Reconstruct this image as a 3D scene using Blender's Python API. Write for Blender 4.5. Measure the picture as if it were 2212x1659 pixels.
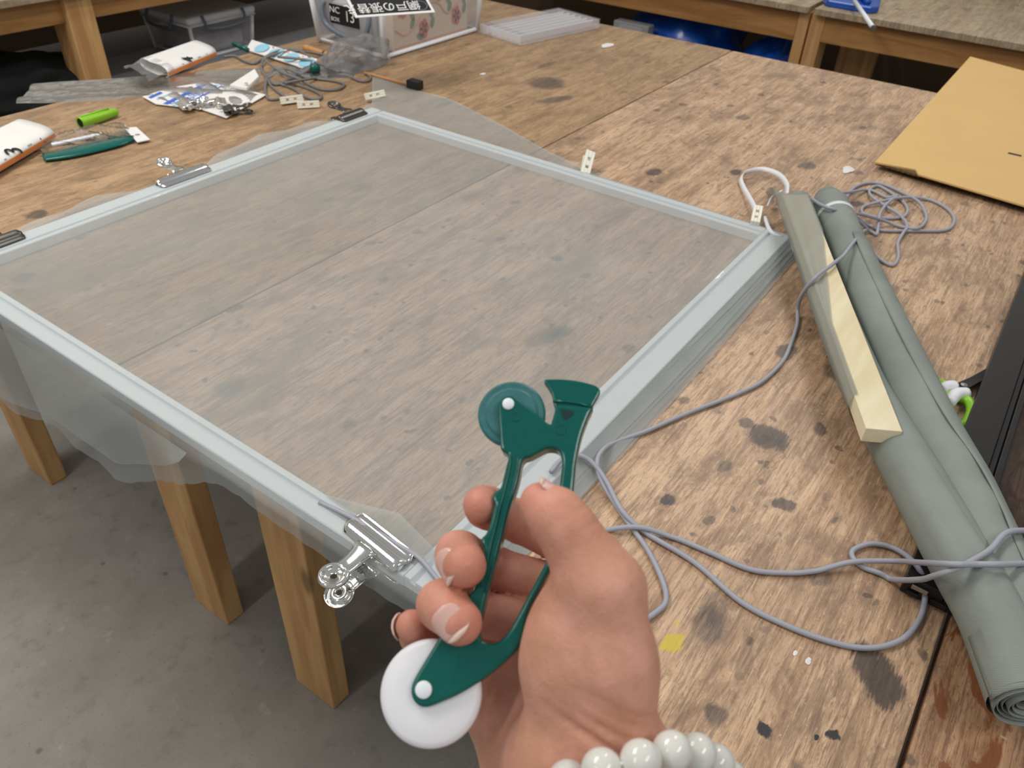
import bpy, bmesh, math, random
import numpy as np
from mathutils import Vector, Matrix

for o in list(bpy.data.objects):
    bpy.data.objects.remove(o)
scn = bpy.context.scene
COL = scn.collection
random.seed(7)
rng = np.random.default_rng(7)

# ------------------------------------------------------------------ camera
FPX, CX, CY = 1686.5, 1106.0, 829.5
R = np.array([[0.58136698, 0.48257462, -0.65508334],
              [-0.81279134, 0.38124637, -0.44047865],
              [0.03718433, 0.78852580, 0.61387652]])
TZ = 0.765                    # table height
CAM = np.array([0.0, 0.0, 1.34])
cd = bpy.data.cameras.new('camera')
cam = bpy.data.objects.new('camera', cd)
COL.objects.link(cam)
cd.sensor_width = 36.0
cd.lens = FPX / 2212 * 36.0
cd.clip_start = 0.02
cd.dof.use_dof = True
cd.dof.focus_distance = 0.58
cd.dof.aperture_fstop = 16.0
M4 = Matrix.Identity(4)
for i in range(3):
    for j in range(3):
        M4[i][j] = R[i][j]
M4.translation = Vector(CAM)
cam.matrix_world = M4
scn.camera = cam

# ------------------------------------------------------------------ world, ceiling lamps, exposure
wd = bpy.data.worlds.new('world')
scn.world = wd
wd.use_nodes = True
bg = wd.node_tree.nodes['Background']
bg.inputs[0].default_value = (0.92, 0.95, 1.0, 1)
bg.inputs[1].default_value = 0.34


def ceiling_lamp(x, y, z, sx, sy, power, col=(1.0, 0.96, 0.90)):
    l = bpy.data.lights.new('ceiling_tube_light', 'AREA')
    l.shape = 'RECTANGLE'
    l.size, l.size_y = sx, sy
    l.energy = power
    l.color = col
    o = bpy.data.objects.new('ceiling_tube_light', l)
    o.location = (x, y, z)
    COL.objects.link(o)
    return o


ceiling_lamp(0.3, 1.5, 2.75, 1.25, 0.14, 17)
ceiling_lamp(0.3, 1.9, 2.75, 1.25, 0.14, 17)
ceiling_lamp(0.3, -1.0, 2.75, 1.25, 0.14, 13)
ceiling_lamp(2.6, 0.6, 2.75, 1.25, 0.14, 17)
ceiling_lamp(-1.6, 0.9, 2.75, 1.25, 0.14, 13)
vs = scn.view_settings
vs.view_transform = 'Standard'
vs.look = 'None'
vs.gamma = 1.0
vs.use_curve_mapping = False
vs.exposure = 0.0


# ------------------------------------------------------------------ layout helpers (metres)
def ray(px, py):
    return R @ np.array([px - CX, -(py - CY), -FPX])


def T(px, py, z=0.0):                     # point at height z above the table top
    d = ray(px, py)
    v = d * ((TZ + z - CAM[2]) / d[2]) + CAM
    return v


def onX(px, py, X):
    d = ray(px, py)
    return d * (X / d[0]) + CAM


def onY(px, py, Y):
    d = ray(px, py)
    return d * (Y / d[1]) + CAM


def camv(px, py, d):                      # hand-space point (x right, y up, z towards the viewer)
    return np.array([(px - CX) / FPX * d, -(py - CY) / FPX * d, -d])


def c2w(p):
    return np.asarray(p) @ R.T + CAM


# ------------------------------------------------------------------ object helpers
def tag(o, label=None, cat=None, group=None, kind=None):
    if label: o['label'] = label
    if cat: o['category'] = cat
    if group: o['group'] = group
    if kind: o['kind'] = kind
    return o


def thing(name, loc, label, cat, group=None, kind=None):
    o = bpy.data.objects.new(name, None)
    COL.objects.link(o)
    o.empty_display_size = 0.03
    o.location = Vector([float(c) for c in loc])
    return tag(o, label, cat, group, kind)


def wloc(o):
    v = np.zeros(3)
    while o is not None:
        v = v + np.array(o.location)
        o = o.parent
    return v


class G:
    """collects geometry in world coordinates"""

    def __init__(s):
        s.v = []
        s.f = []

    def add(s, v, f):
        n = len(s.v)
        s.v.extend([tuple(float(c) for c in p) for p in v])
        s.f.extend([tuple(int(i) + n for i in q) for q in f])
        return s

    def box(s, lo, hi, M=None):
        x0, y0, z0 = lo
        x1, y1, z1 = hi
        v = [(x0, y0, z0), (x1, y0, z0), (x1, y1, z0), (x0, y1, z0), (x0, y0, z1), (x1, y0, z1), (x1, y1, z1), (x0, y1, z1)]
        if M is not None:
            v = [M @ Vector(p) for p in v]
        return s.add(v, [(0, 3, 2, 1), (4, 5, 6, 7), (0, 1, 5, 4), (1, 2, 6, 5), (2, 3, 7, 6), (3, 0, 4, 7)])

    def prism(s, pts, dz, M=None):
        """pts: list of 3D points of a planar polygon (ccw seen from above); dz: vector to the other face"""
        n = len(pts)
        a = [np.array(p, float) for p in pts]
        b = [p + np.array(dz, float) for p in a]
        v = a + b
        if M is not None:
            v = [M @ Vector(p) for p in v]
        f = [tuple(range(n - 1, -1, -1)), tuple(range(n, 2 * n))]
        for i in range(n):
            j = (i + 1) % n
            f.append((i, j, n + j, n + i))
        return s.add(v, f)

    def tube(s, pts, r, n=10, cap=True, closed=False):
        P = [np.array(p, float) for p in pts]
        m = len(P)
        rr = r if hasattr(r, '__len__') else [r] * m
        tang = []
        for i in range(m):
            a = P[(i - 1) % m] if (closed or i > 0) else P[i]
            b = P[(i + 1) % m] if (closed or i < m - 1) else P[i]
            t = b - a
            tang.append(t / (np.linalg.norm(t) + 1e-12))
        u = np.cross(tang[0], [0.13, 0.21, 0.97])
        if np.linalg.norm(u) < 1e-3:
            u = np.cross(tang[0], [1, 0, 0])
        u /= np.linalg.norm(u)
        v = []
        for i in range(m):
            u = u - tang[i] * (u @ tang[i])
            u /= np.linalg.norm(u)
            w = np.cross(tang[i], u)
            for k in range(n):
                a = 2 * math.pi * k / n
                v.append(P[i] + rr[i] * (math.cos(a) * u + math.sin(a) * w))
        f = []
        for i in range(m if closed else m - 1):
            i2 = (i + 1) % m
            for k in range(n):
                k2 = (k + 1) % n
                f.append((i * n + k, i * n + k2, i2 * n + k2, i2 * n + k))
        if cap and not closed:
            f.append(tuple(range(n - 1, -1, -1)))
            f.append(tuple((m - 1) * n + k for k in range(n)))
        return s.add(v, f)

    def lathe(s, prof, n=32, M=None, closed=False):
        """prof: list of (r, z); revolved about z, then transformed by M"""
        m = len(prof)
        v = []
        for (r, z) in prof:
            for k in range(n):
                a = 2 * math.pi * k / n
                v.append(Vector((r * math.cos(a), r * math.sin(a), z)))
        if M is not None:
            v = [M @ p for p in v]
        f = []
        for i in range(m if closed else m - 1):
            i2 = (i + 1) % m
            for k in range(n):
                k2 = (k + 1) % n
                f.append((i * n + k, i * n + k2, i2 * n + k2, i2 * n + k))
        if not closed:
            if prof[0][0] > 1e-6: f.append(tuple(range(n - 1, -1, -1)))
            if prof[-1][0] > 1e-6: f.append(tuple((m - 1) * n + k for k in range(n)))
        return s.add(v, f)

    def grid(s, rows):
        """rows: list of equally long lists of points"""
        m, n = len(rows), len(rows[0])
        v = [p for r in rows for p in r]
        f = [(i * n + j, i * n + j + 1, (i + 1) * n + j + 1, (i + 1) * n + j) for i in range(m - 1) for j in range(n - 1)]
        return s.add(v, f)

    def build(s, name, m, parent=None, smooth=False, bevel=0, seg=2, solid=0, merge=False, auto=None):
        me = bpy.data.meshes.new(name)
        off = wloc(parent) if parent is not None else np.zeros(3)
        if parent is None:
            lo = np.min(np.array(s.v), axis=0)
            hi = np.max(np.array(s.v), axis=0)
            off = np.array([(lo[0] + hi[0]) / 2, (lo[1] + hi[1]) / 2, lo[2]])
        me.from_pydata([tuple(np.array(p) - off) for p in s.v], [], s.f)
        bm = bmesh.new()
        bm.from_mesh(me)
        if merge: bmesh.ops.remove_doubles(bm, verts=bm.verts, dist=1e-5)
        bmesh.ops.recalc_face_normals(bm, faces=bm.faces)
        bm.to_mesh(me)
        bm.free()
        me.materials.append(m)
        o = bpy.data.objects.new(name, me)
        COL.objects.link(o)
        if parent is not None:
            o.parent = parent
        else:
            o.location = off
        if smooth:
            for p in me.polygons: p.use_smooth = True
        if bevel:
            b = o.modifiers.new('bevel', 'BEVEL')
            b.width = bevel
            b.segments = seg
            b.limit_method = 'ANGLE'
            b.harden_normals = False
        if solid:
            q = o.modifiers.new('solid', 'SOLIDIFY')
            q.thickness = solid
            q.offset = 0
        return o


def spline(pts, per=8, closed=False):
    P = [np.array(p, float) for p in pts]
    n = len(P)
    out = []
    for i in range(n if closed else n - 1):
        p0 = P[(i - 1) % n] if (closed or i > 0) else 2 * P[0] - P[1]
        p1 = P[i]
        p2 = P[(i + 1) % n]
        p3 = P[(i + 2) % n] if (closed or i < n - 2) else 2 * P[-1] - P[-2]
        for k in range(per):
            t = k / per
            out.append(0.5 * ((2 * p1) + (-p0 + p2) * t + (2 * p0 - 5 * p1 + 4 * p2 - p3) * t * t + (-p0 + 3 * p1 - 3 * p2 + p3) * t ** 3))
    if not closed: out.append(P[-1])
    return out


def frame(o, x, y):
    """4x4 matrix with origin o, x axis along x, y axis near y"""
    x = np.array(x, float)
    x /= np.linalg.norm(x)
    y = np.array(y, float)
    y = y - x * (x @ y)
    y /= np.linalg.norm(y)
    z = np.cross(x, y)
    return Matrix(((x[0], y[0], z[0], o[0]), (x[1], y[1], z[1], o[1]), (x[2], y[2], z[2], o[2]), (0, 0, 0, 1)))


def text_geo(body, size, M, depth=0.0002, sx=1.0):
    cu = bpy.data.curves.new('t', 'FONT')
    cu.body = body
    cu.size = size
    cu.align_x = 'CENTER'
    cu.align_y = 'CENTER'
    cu.extrude = depth
    o = bpy.data.objects.new('t', cu)
    COL.objects.link(o)
    bpy.context.view_layer.update()
    dg = bpy.context.evaluated_depsgraph_get()
    me = bpy.data.meshes.new_from_object(o.evaluated_get(dg))
    g = G()
    S = Matrix.Diagonal((sx, 1, 1, 1))
    g.add([M @ (S @ v.co) for v in me.vertices], [tuple(p.vertices) for p in me.polygons])
    bpy.data.objects.remove(o)
    return g


# ------------------------------------------------------------------ materials
def srgb(r, g, b):
    f = lambda c: (c / 255 / 12.92) if c / 255 <= 0.04045 else ((c / 255 + 0.055) / 1.055) ** 2.4
    return (f(r), f(g), f(b), 1.0)


class NT:
    def __init__(s, name):
        s.m = bpy.data.materials.new(name)
        s.m.use_nodes = True
        s.t = s.m.node_tree
        s.b = s.t.nodes['Principled BSDF']
        s.geo = None

    def n(s, typ, **kw):
        q = s.t.nodes.new(typ)
        for k, v in kw.items(): setattr(q, k, v)
        return q

    def link(s, a, b):
        s.t.links.new(a, b)

    def val(s, inp, v):
        if hasattr(v, 'is_output'):
            s.link(v, inp)
        else:
            inp.default_value = v

    def pos(s):
        if s.geo is None: s.geo = s.n('ShaderNodeNewGeometry')
        return s.geo.outputs['Position']

    def objc(s):
        return s.n('ShaderNodeTexCoord').outputs['Object']

    def mapping(s, v, loc=(0, 0, 0), rot=(0, 0, 0), sc=(1, 1, 1)):
        q = s.n('ShaderNodeMapping')
        s.link(v, q.inputs['Vector'])
        q.inputs['Location'].default_value = loc
        q.inputs['Rotation'].default_value = rot
        q.inputs['Scale'].default_value = sc
        return q.outputs[0]

    def noise(s, v, scale, detail=4, rough=0.55, dist=0.0):
        q = s.n('ShaderNodeTexNoise')
        s.link(v, q.inputs['Vector'])
        q.inputs['Scale'].default_value = scale
        q.inputs['Detail'].default_value = detail
        q.inputs['Roughness'].default_value = rough
        q.inputs['Distortion'].default_value = dist
        return q.outputs['Fac']

    def vor(s, v, scale, out='Distance', rnd=1.0):
        q = s.n('ShaderNodeTexVoronoi')
        s.link(v, q.inputs['Vector'])
        q.inputs['Scale'].default_value = scale
        q.inputs['Randomness'].default_value = rnd
        return q.outputs[out]

    def math(s, op, a, b=0.0, clamp=False):
        q = s.n('ShaderNodeMath', operation=op)
        q.use_clamp = clamp
        s.val(q.inputs[0], a)
        s.val(q.inputs[1], b)
        return q.outputs[0]

    def step(s, x, lo, hi):               # smooth 0..1 ramp (lo > hi gives the inverse)
        q = s.n('ShaderNodeMapRange', interpolation_type='SMOOTHSTEP')
        s.val(q.inputs['Value'], x)
        if lo < hi:
            q.inputs['From Min'].default_value = lo
            q.inputs['From Max'].default_value = hi
        else:
            q.inputs['From Min'].default_value = hi
            q.inputs['From Max'].default_value = lo
            q.inputs['To Min'].default_value = 1
            q.inputs['To Max'].default_value = 0
        return q.outputs[0]

    def mix(s, fac, a, b):
        q = s.n('ShaderNodeMix', data_type='RGBA')
        s.val(q.inputs[0], fac)
        s.val(q.inputs[6], a)
        s.val(q.inputs[7], b)
        return q.outputs[2]

    def bump(s, h, strength=0.2, dist=0.001):
        q = s.n('ShaderNodeBump')
        q.inputs['Strength'].default_value = strength
        q.inputs['Distance'].default_value = dist
        s.val(q.inputs['Height'], h)
        s.link(q.outputs[0], s.b.inputs['Normal'])

    def set(s, **kw):
        for k, v in kw.items():
            s.val(s.b.inputs[k.replace('_', ' ')], v)
        return s.m


def simple(name, col, rough=0.5, metal=0.0, spec=0.5, var=0.08, vs_=30.0, bump=0.0, bs=200.0, alpha=1.0, sss=0.0, coat=0.0):
    k = NT(name)
    nz = k.noise(k.objc(), vs_, 3)
    c2 = tuple(c * (1 - var * 2) for c in col[:3]) + (1,)
    c1 = tuple(min(1, c * (1 + var)) for c in col[:3]) + (1,)
    k.set(Base_Color=k.mix(nz, c2, c1), Roughness=rough, Metallic=metal, Alpha=alpha, Coat_Weight=coat)
    k.b.inputs['Specular IOR Level'].default_value = spec
    if sss:
        k.b.inputs['Subsurface Weight'].default_value = sss
        k.b.inputs['Subsurface Radius'].default_value = (0.004, 0.003, 0.003)
        k.b.inputs['Subsurface Scale'].default_value = 1.0
    if bump:
        k.bump(k.noise(k.objc(), bs, 3), bump, 0.0006)
    return k.m


def plywood(name, light, mid, dark, stains=(), speck=0.5, peel=None, seed=0.0, patch=0.6):
    k = NT(name)
    p = k.mapping(k.pos(), loc=(seed, seed * 1.7, 0))
    g1 = k.noise(k.mapping(p, sc=(3.0, 42, 10)), 1.0, 8, 0.66, 0.4)      # long grain along x
    g2 = k.noise(k.mapping(p, sc=(22, 330, 20)), 1.0, 5, 0.7, 0.2)       # fine fibres
    g3 = k.noise(k.mapping(p, sc=(70, 620, 20)), 1.0, 3, 0.7)            # torn fibres
    bl = k.noise(k.mapping(p, sc=(0.7, 1.3, 1)), 6.5, 9, 0.72, 0.7)       # worn blotches
    bl2 = k.noise(k.mapping(p, sc=(0.6, 1.5, 1)), 24.0, 8, 0.72, 0.5)
    g4 = k.noise(k.mapping(p, sc=(9, 120, 20)), 1.0, 9, 0.74, 0.3)       # streaky grain
    fl_ = k.noise(k.mapping(p, sc=(1.0, 1.6, 1)), 150.0, 5, 0.7)          # flecks
    hi_ = tuple(min(1, x * 1.38) for x in light[:3]) + (1,)
    c = k.mix(k.step(g1, 0.36, 0.64), mid, light)
    c = k.mix(k.math('MULTIPLY', k.step(bl, 0.47, 0.64), patch), c, dark)
    c = k.mix(k.math('MULTIPLY', k.step(bl2, 0.50, 0.60), 0.46), c, dark)
    c = k.mix(k.math('MULTIPLY', k.step(bl2, 0.45, 0.36), 0.34), c, light)
    c = k.mix(k.math('MULTIPLY', k.step(g4, 0.52, 0.62), 0.34), c, dark)
    c = k.mix(k.math('MULTIPLY', k.step(g4, 0.43, 0.35), 0.32), c, hi_)
    c = k.mix(k.math('MULTIPLY', k.step(g2, 0.50, 0.62), 0.60), c, dark)
    c = k.mix(k.math('MULTIPLY', k.step(g2, 0.42, 0.32), 0.45), c, hi_)
    c = k.mix(k.math('MULTIPLY', k.step(g3, 0.54, 0.66), 0.55), c, dark)
    c = k.mix(k.math('MULTIPLY', k.step(fl_, 0.58, 0.66), 0.45), c, dark)
    c = k.mix(k.math('MULTIPLY', k.step(fl_, 0.38, 0.32), 0.35), c, hi_)
    # sparse dark ink and paint specks, brushed along the grain
    warp = k.n('ShaderNodeVectorMath', operation='MULTIPLY_ADD')
    nzc = k.n('ShaderNodeTexNoise')
    k.link(p, nzc.inputs['Vector'])
    nzc.inputs['Scale'].default_value = 60
    nzc.inputs['Detail'].default_value = 3
    k.link(nzc.outputs['Color'], warp.inputs[0])
    warp.inputs[1].default_value = (0.018, 0.014, 0)
    k.link(p, warp.inputs[2])
    wp = warp.outputs[0]
    ink = srgb(52, 50, 52)
    for (sc, thr, st) in ((8.0, 0.16, 0.85), (19.0, 0.19, 0.85), (46.0, 0.20, 0.8)):
        vv = k.n('ShaderNodeTexVoronoi')
        k.link(k.mapping(wp, sc=(0.8, 1.15, 0)), vv.inputs['Vector'])
        vv.inputs['Scale'].default_value = sc
        ra = k.n('ShaderNodeSeparateColor')
        k.link(vv.outputs['Color'], ra.inputs[0])
        on = k.step(ra.outputs[0], 0.55, 0.70)
        m_ = k.math('MULTIPLY', k.step(vv.outputs['Distance'], thr * 1.15, thr * 0.6), on)
        m_ = k.math('MULTIPLY', m_, k.step(g2, 0.70, 0.46))
        c = k.mix(k.math('MULTIPLY', m_, st * speck), c, ink)
    # pale chips
    vv = k.vor(wp, 31.0)
    c = k.mix(k.math('MULTIPLY', k.step(vv, 0.07, 0.03), 0.5), c, srgb(222, 200, 170))
    # single stains, each with its own place, size and colour
    for (x, y, rx, ry, rot, col, st) in stains:
        q = k.mapping(wp, loc=(0, 0, 0))
        sub = k.n('ShaderNodeVectorMath', operation='SUBTRACT')
        k.link(q, sub.inputs[0])
        sub.inputs[1].default_value = (x + seed + 0.009, y + seed * 1.7 + 0.007, 0)
        q2 = k.mapping(sub.outputs[0], rot=(0, 0, rot), sc=(1, 1, 0))
        q3 = k.mapping(q2, sc=(1 / rx, 1 / ry, 0))
        ln = k.n('ShaderNodeVectorMath', operation='LENGTH')
        k.link(q3, ln.inputs[0])
        m_ = k.step(k.math('ADD', ln.outputs['Value'], k.math('MULTIPLY', k.math('SUBTRACT', g2, 0.5), 1.6)), 1.15, 0.75)
        c = k.mix(k.math('MULTIPLY', m_, st), c, col)
    if peel:
        pn = k.noise(k.mapping(p, sc=(1.0, 2.2, 1)), 9.0, 5, 0.6, 0.9)
        c = k.mix(k.math('MULTIPLY', k.step(pn, 0.50, 0.54), 0.85), c, peel)
    k.set(Base_Color=c, Roughness=k.math('ADD', k.math('MULTIPLY', bl2, 0.25), 0.30))
    k.b.inputs['Specular IOR Level'].default_value = 0.55
    k.bump(k.math('ADD', g2, k.math('MULTIPLY', g1, 0.5)), 0.25, 0.0008)
    return k.m


def pine(name, light, dark, axis='z'):
    k = NT(name)
    sc = {'x': (2.5, 30, 30), 'y': (30, 2.5, 30), 'z': (30, 30, 2.5)}[axis]
    p = k.pos()
    g = k.noise(k.mapping(p, sc=sc), 1.0, 5, 0.6, 0.5)
    b = k.noise(p, 7, 3)
    c = k.mix(k.step(g, 0.32, 0.68), dark, light)
    c = k.mix(k.math('MULTIPLY', k.step(b, 0.5, 0.75), 0.4), c, dark)
    kn = k.vor(k.mapping(p, sc=tuple(0.35 if s_ == 2.5 else 1.0 for s_ in sc)), 9.0)
    c = k.mix(k.math('MULTIPLY', k.step(kn, 0.14, 0.05), 0.7), c, tuple(x * 0.25 for x in dark[:3]) + (1,))
    k.set(Base_Color=c, Roughness=0.55)
    k.bump(g, 0.15, 0.0006)
    return k.m


def screen_mat(name, col, alpha, rough=0.55):
    """woven insect mesh: threads too fine to resolve, so it covers a constant share of what lies behind"""
    k = NT(name)
    p = k.pos()
    n = k.noise(p, 4.0, 3)
    w = k.n('ShaderNodeTexWave')
    k.link(k.mapping(p, sc=(1, 1, 1)), w.inputs['Vector'])
    w.inputs['Scale'].default_value = 90
    w.inputs['Distortion'].default_value = 1.5
    c = k.mix(n, tuple(x * 0.88 for x in col[:3]) + (1,), tuple(min(1, x * 1.1) for x in col[:3]) + (1,))
    a = k.math('ADD', k.math('MULTIPLY', k.math('SUBTRACT', n, 0.5), 0.14), alpha)
    k.set(Base_Color=c, Roughness=rough, Alpha=a)
    k.b.inputs['Specular IOR Level'].default_value = 0.3
    return k.m


def clear_film(name, haze=0.025, rough=0.12, bstr=0.4, ior=1.12):
    """thin clear film: sees through, glints by Fresnel reflection, slight haze"""
    k = NT(name)
    q = k.n('ShaderNodeBump')
    q.inputs['Strength'].default_value = bstr
    q.inputs['Distance'].default_value = 0.006
    k.link(k.noise(k.objc(), 45, 5, 0.65, 1.5), q.inputs['Height'])
    tr = k.n('ShaderNodeBsdfTransparent')
    gl = k.n('ShaderNodeBsdfGlossy')
    gl.inputs['Roughness'].default_value = rough
    k.link(q.outputs[0], gl.inputs['Normal'])
    fr = k.n('ShaderNodeFresnel')
    fr.inputs['IOR'].default_value = ior
    k.link(q.outputs[0], fr.inputs['Normal'])
    df = k.n('ShaderNodeBsdfDiffuse')
    df.inputs['Color'].default_value = (0.85, 0.86, 0.88, 1)
    m1 = k.n('ShaderNodeMixShader')
    m1.inputs[0].default_value = haze
    k.link(tr.outputs[0], m1.inputs[1])
    k.link(df.outputs[0], m1.inputs[2])
    m2 = k.n('ShaderNodeMixShader')
    k.link(fr.outputs[0], m2.inputs[0])
    k.link(m1.outputs[0], m2.inputs[1])
    k.link(gl.outputs[0], m2.inputs[2])
    k.link(m2.outputs[0], k.t.nodes['Material Output'].inputs['Surface'])
    return k.m


MAT = {}
ink = srgb(44, 43, 46)


def st(px, py, rx, ry, rot=0.0, col=ink, s_=0.85):
    p = T(px, py)
    return (p[0], p[1], rx, ry, rot, col, s_)


yel = srgb(208, 186, 30)
mid_st = [st(1660, 945, .022, .022, s_=.8), st(1615, 915, .010, .010, s_=.7), st(1900, 1462, .017, .030, 0.9), st(1652, 1577, .0065, .0065, s_=.98),
          st(1800, 1589, .0045, .0045, s_=.98), st(1766, 1598, .003, .003, s_=.98), st(1440, 1080, .010, .008), st(1695, 1090, .010, .012, s_=.75),
          st(1700, 760, .018, .012, s_=.7), st(1186, 725, .040, .016, 0.3, s_=.5), st(1590, 372, .018, .010, s_=.85), st(1412, 372, .020, .014, s_=.8),
          st(1850, 440, .016, .010, s_=.8), st(1452, 1388, .013, .008, 0.3, yel, .8), st(1462, 1345, .006, .003, 0.3, yel, .4),
          st(1545, 1310, .020, .012, s_=.35), st(1770, 1245, .012, .012, s_=.5)]
left_st = [st(1180, 180, .050, .042, s_=.65), st(1200, 215, .050, .018, 0.4, s_=.6), st(1180, 140, .045, .010, s_=.5), st(50, 600, .016, .016, s_=.6),
           st(110, 505, .014, .02, s_=.6), st(80, 463, .018, .014, s_=.7), st(960, 225, .03, .01, s_=.4)]
MAT['ply_mid'] = plywood('worn_plywood', srgb(214, 180, 146), srgb(184, 149, 117), srgb(126, 99, 78), mid_st, 0.85, seed=0.0)
MAT['ply_left'] = plywood('brown_plywood', srgb(186, 153, 116), srgb(163, 131, 96), srgb(120, 95, 70), left_st, 0.6, seed=3.1, patch=0.5)
MAT['ply_right'] = plywood('peeling_plywood', srgb(184, 146, 112), srgb(158, 118, 86), srgb(110, 78, 56), (), 0.7, peel=srgb(128, 72, 40), seed=5.3)
MAT['ply_bench'] = plywood('grey_plywood', srgb(190, 170, 142), srgb(166, 145, 118), srgb(130, 112, 90), (), 0.5, seed=8.0)
MAT['ply_edge'] = simple('plywood_edge', srgb(150, 112, 76), 0.7, var=0.15, vs_=60)
MAT['pine_z'] = pine('pine_post', srgb(218, 174, 116), srgb(186, 138, 86), 'z')
MAT['pine_x'] = pine('pine_rail_long', srgb(196, 146, 88), srgb(160, 110, 60), 'x')
MAT['pine_y'] = pine('pine_rail_cross', srgb(190, 140, 82), srgb(155, 106, 58), 'y')
MAT['pale_wood'] = pine('pale_batten', srgb(240, 230, 198), srgb(222, 206, 164), 'x')
MAT['alu'] = simple('anodised_rail', srgb(238, 244, 247), 0.42, 0.0, 0.5, 0.02)
MAT['screen'] = screen_mat('grey_mesh', srgb(184, 190, 188), 0.43)
MAT['roll'] = None
MAT['chrome'] = simple('chrome', (0.86, 0.84, 0.80, 1), 0.10, 1.0, var=0.02)
MAT['steel'] = simple('dull_steel', (0.42, 0.41, 0.39, 1), 0.3, 1.0, var=0.05)
MAT['dark_steel'] = simple('dark_steel', (0.13, 0.125, 0.115, 1), 0.35, 1.0, var=0.05)
MAT['ivory'] = simple('ivory_plastic', srgb(240, 236, 220), 0.4, sss=0.1, var=0.03)
MAT['white'] = simple('white_plastic', srgb(236, 236, 240), 0.42, sss=0.15, var=0.02)
MAT['paper'] = simple('white_paper', srgb(232, 230, 226), 0.6, var=0.03)
MAT['cord'] = simple('grey_rubber', srgb(166, 168, 178), 0.5, var=0.05, bump=0.15, bs=900)
MAT['cord_dark'] = simple('dark_grey_rubber', srgb(118, 116, 116), 0.5, var=0.05)
MAT['green'] = simple('green_plastic', srgb(0, 92, 83), 0.20, spec=0.42, var=0.04, vs_=60, bump=0.04, bs=1200)
MAT['teal'] = simple('worn_teal_plastic', srgb(58, 120, 121), 0.42, var=0.18, vs_=160, bump=0.1, bs=900)
MAT['lime'] = simple('lime_plastic', srgb(140, 200, 40), 0.35, var=0.04)
MAT['black'] = simple('black_metal', srgb(34, 33, 33), 0.35, spec=0.4, var=0.1)
MAT['blackp'] = simple('black_print', srgb(24, 24, 26), 0.45, var=0.05)
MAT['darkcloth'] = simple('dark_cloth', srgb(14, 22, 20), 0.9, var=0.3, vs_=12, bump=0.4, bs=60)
MAT['bluebag'] = simple('blue_plastic_bag', srgb(28, 88, 190), 0.25, spec=0.6, var=0.2, vs_=14, bump=0.6, bs=40)
MAT['card'] = simple('cardboard', srgb(224, 186, 122), 0.75, var=0.04, vs_=10, bump=0.1, bs=300)
MAT['card_edge'] = simple('cardboard_edge', srgb(110, 84, 50), 0.9, var=0.2, vs_=200)
MAT['orange'] = simple('orange_print', srgb(232, 140, 60), 0.5, var=0.03)
MAT['greyp'] = simple('grey_print', srgb(150, 150, 152), 0.5, var=0.03)
MAT['bluep'] = simple('blue_print', srgb(52, 100, 205), 0.45, var=0.05)
MAT['skyp'] = simple('light_blue_print', srgb(150, 205, 226), 0.45, var=0.05)
MAT['redp'] = simple('coral_print', srgb(216, 106, 92), 0.6, var=0.08)
MAT['leafp'] = simple('leaf_print', srgb(106, 146, 118), 0.6, var=0.08)
MAT['vinep'] = simple('vine_print', srgb(226, 164, 138), 0.6, var=0.08)
MAT['cream'] = simple('cream_carton', srgb(236, 220, 196), 0.6, var=0.04)
MAT['film'] = clear_film('clear_film')
MAT['film2'] = clear_film('crinkled_film', 0.12, 0.08, 0.8, 1.38)
MAT['tub'] = simple('clear_tub', srgb(214, 214, 218), 0.25, spec=0.6, var=0.02, alpha=0.20)
MAT['tub_lid'] = simple('frosted_lid', srgb(246, 248, 252), 0.35, spec=0.6, var=0.02, alpha=0.92)
MAT['case'] = simple('frosted_case', srgb(246, 244, 246), 0.3, spec=0.6, var=0.02, alpha=0.09)
MAT['frost'] = simple('frosted_wall', srgb(238, 234, 240), 0.35, spec=0.6, var=0.02, alpha=0.30)
MAT['handle_grey'] = simple('grey_handle', srgb(112, 122, 134), 0.4, var=0.04)
MAT['shelf'] = simple('grey_shelf', srgb(168, 168, 171), 0.6, var=0.08)
MAT['bead'] = simple('polished_stone_bead', srgb(226, 226, 218), 0.12, spec=0.6, var=0.07, vs_=260, sss=0.1)
MAT['wall'] = simple('brown_wall', srgb(90, 72, 52), 0.8, var=0.1, vs_=5)
MAT['bounce_wall'] = simple('bounce_wall_white', srgb(232, 230, 224), 0.7, var=0.02, vs_=3)  # for the unseen added walls, white to brighten reflections
MAT['green_shaded'] = simple('green_recess_shade', srgb(0, 52, 48), 0.4, var=0.05)  # blackish green for the painted shade of the tool's recess
MAT['tanwood'] = simple('tan_wood', srgb(206, 150, 96), 0.5, var=0.1, vs_=60)
MAT['inside'] = simple('mixed_contents', srgb(190, 188, 190), 0.6, var=0.3, vs_=20)

k = NT('grey_mesh_roll')
p_ = k.objc()
wv = k.noise(k.mapping(p_, sc=(1, 1, 1)), 14, 3)
tw = k.n('ShaderNodeTexWave', wave_type='BANDS', bands_direction='DIAGONAL')
k.link(p_, tw.inputs['Vector'])
tw.inputs['Scale'].default_value = 330
tw.inputs['Distortion'].default_value = 1.0
k.set(Base_Color=k.mix(k.math('ADD', k.math('MULTIPLY', wv, 0.8), k.math('MULTIPLY', tw.outputs['Fac'], 0.25)), srgb(112, 120, 114), srgb(158, 165, 158)), Roughness=0.6)
k.b.inputs['Specular IOR Level'].default_value = 0.35
k.bump(tw.outputs['Fac'], 0.25, 0.0006)
MAT['roll'] = k.m
MAT['wrap'] = screen_mat('loose_mesh_wrap', srgb(158, 162, 154), 0.62)
MAT['screen_black'] = screen_mat('black_mesh', srgb(40, 36, 34), 0.62)

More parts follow.
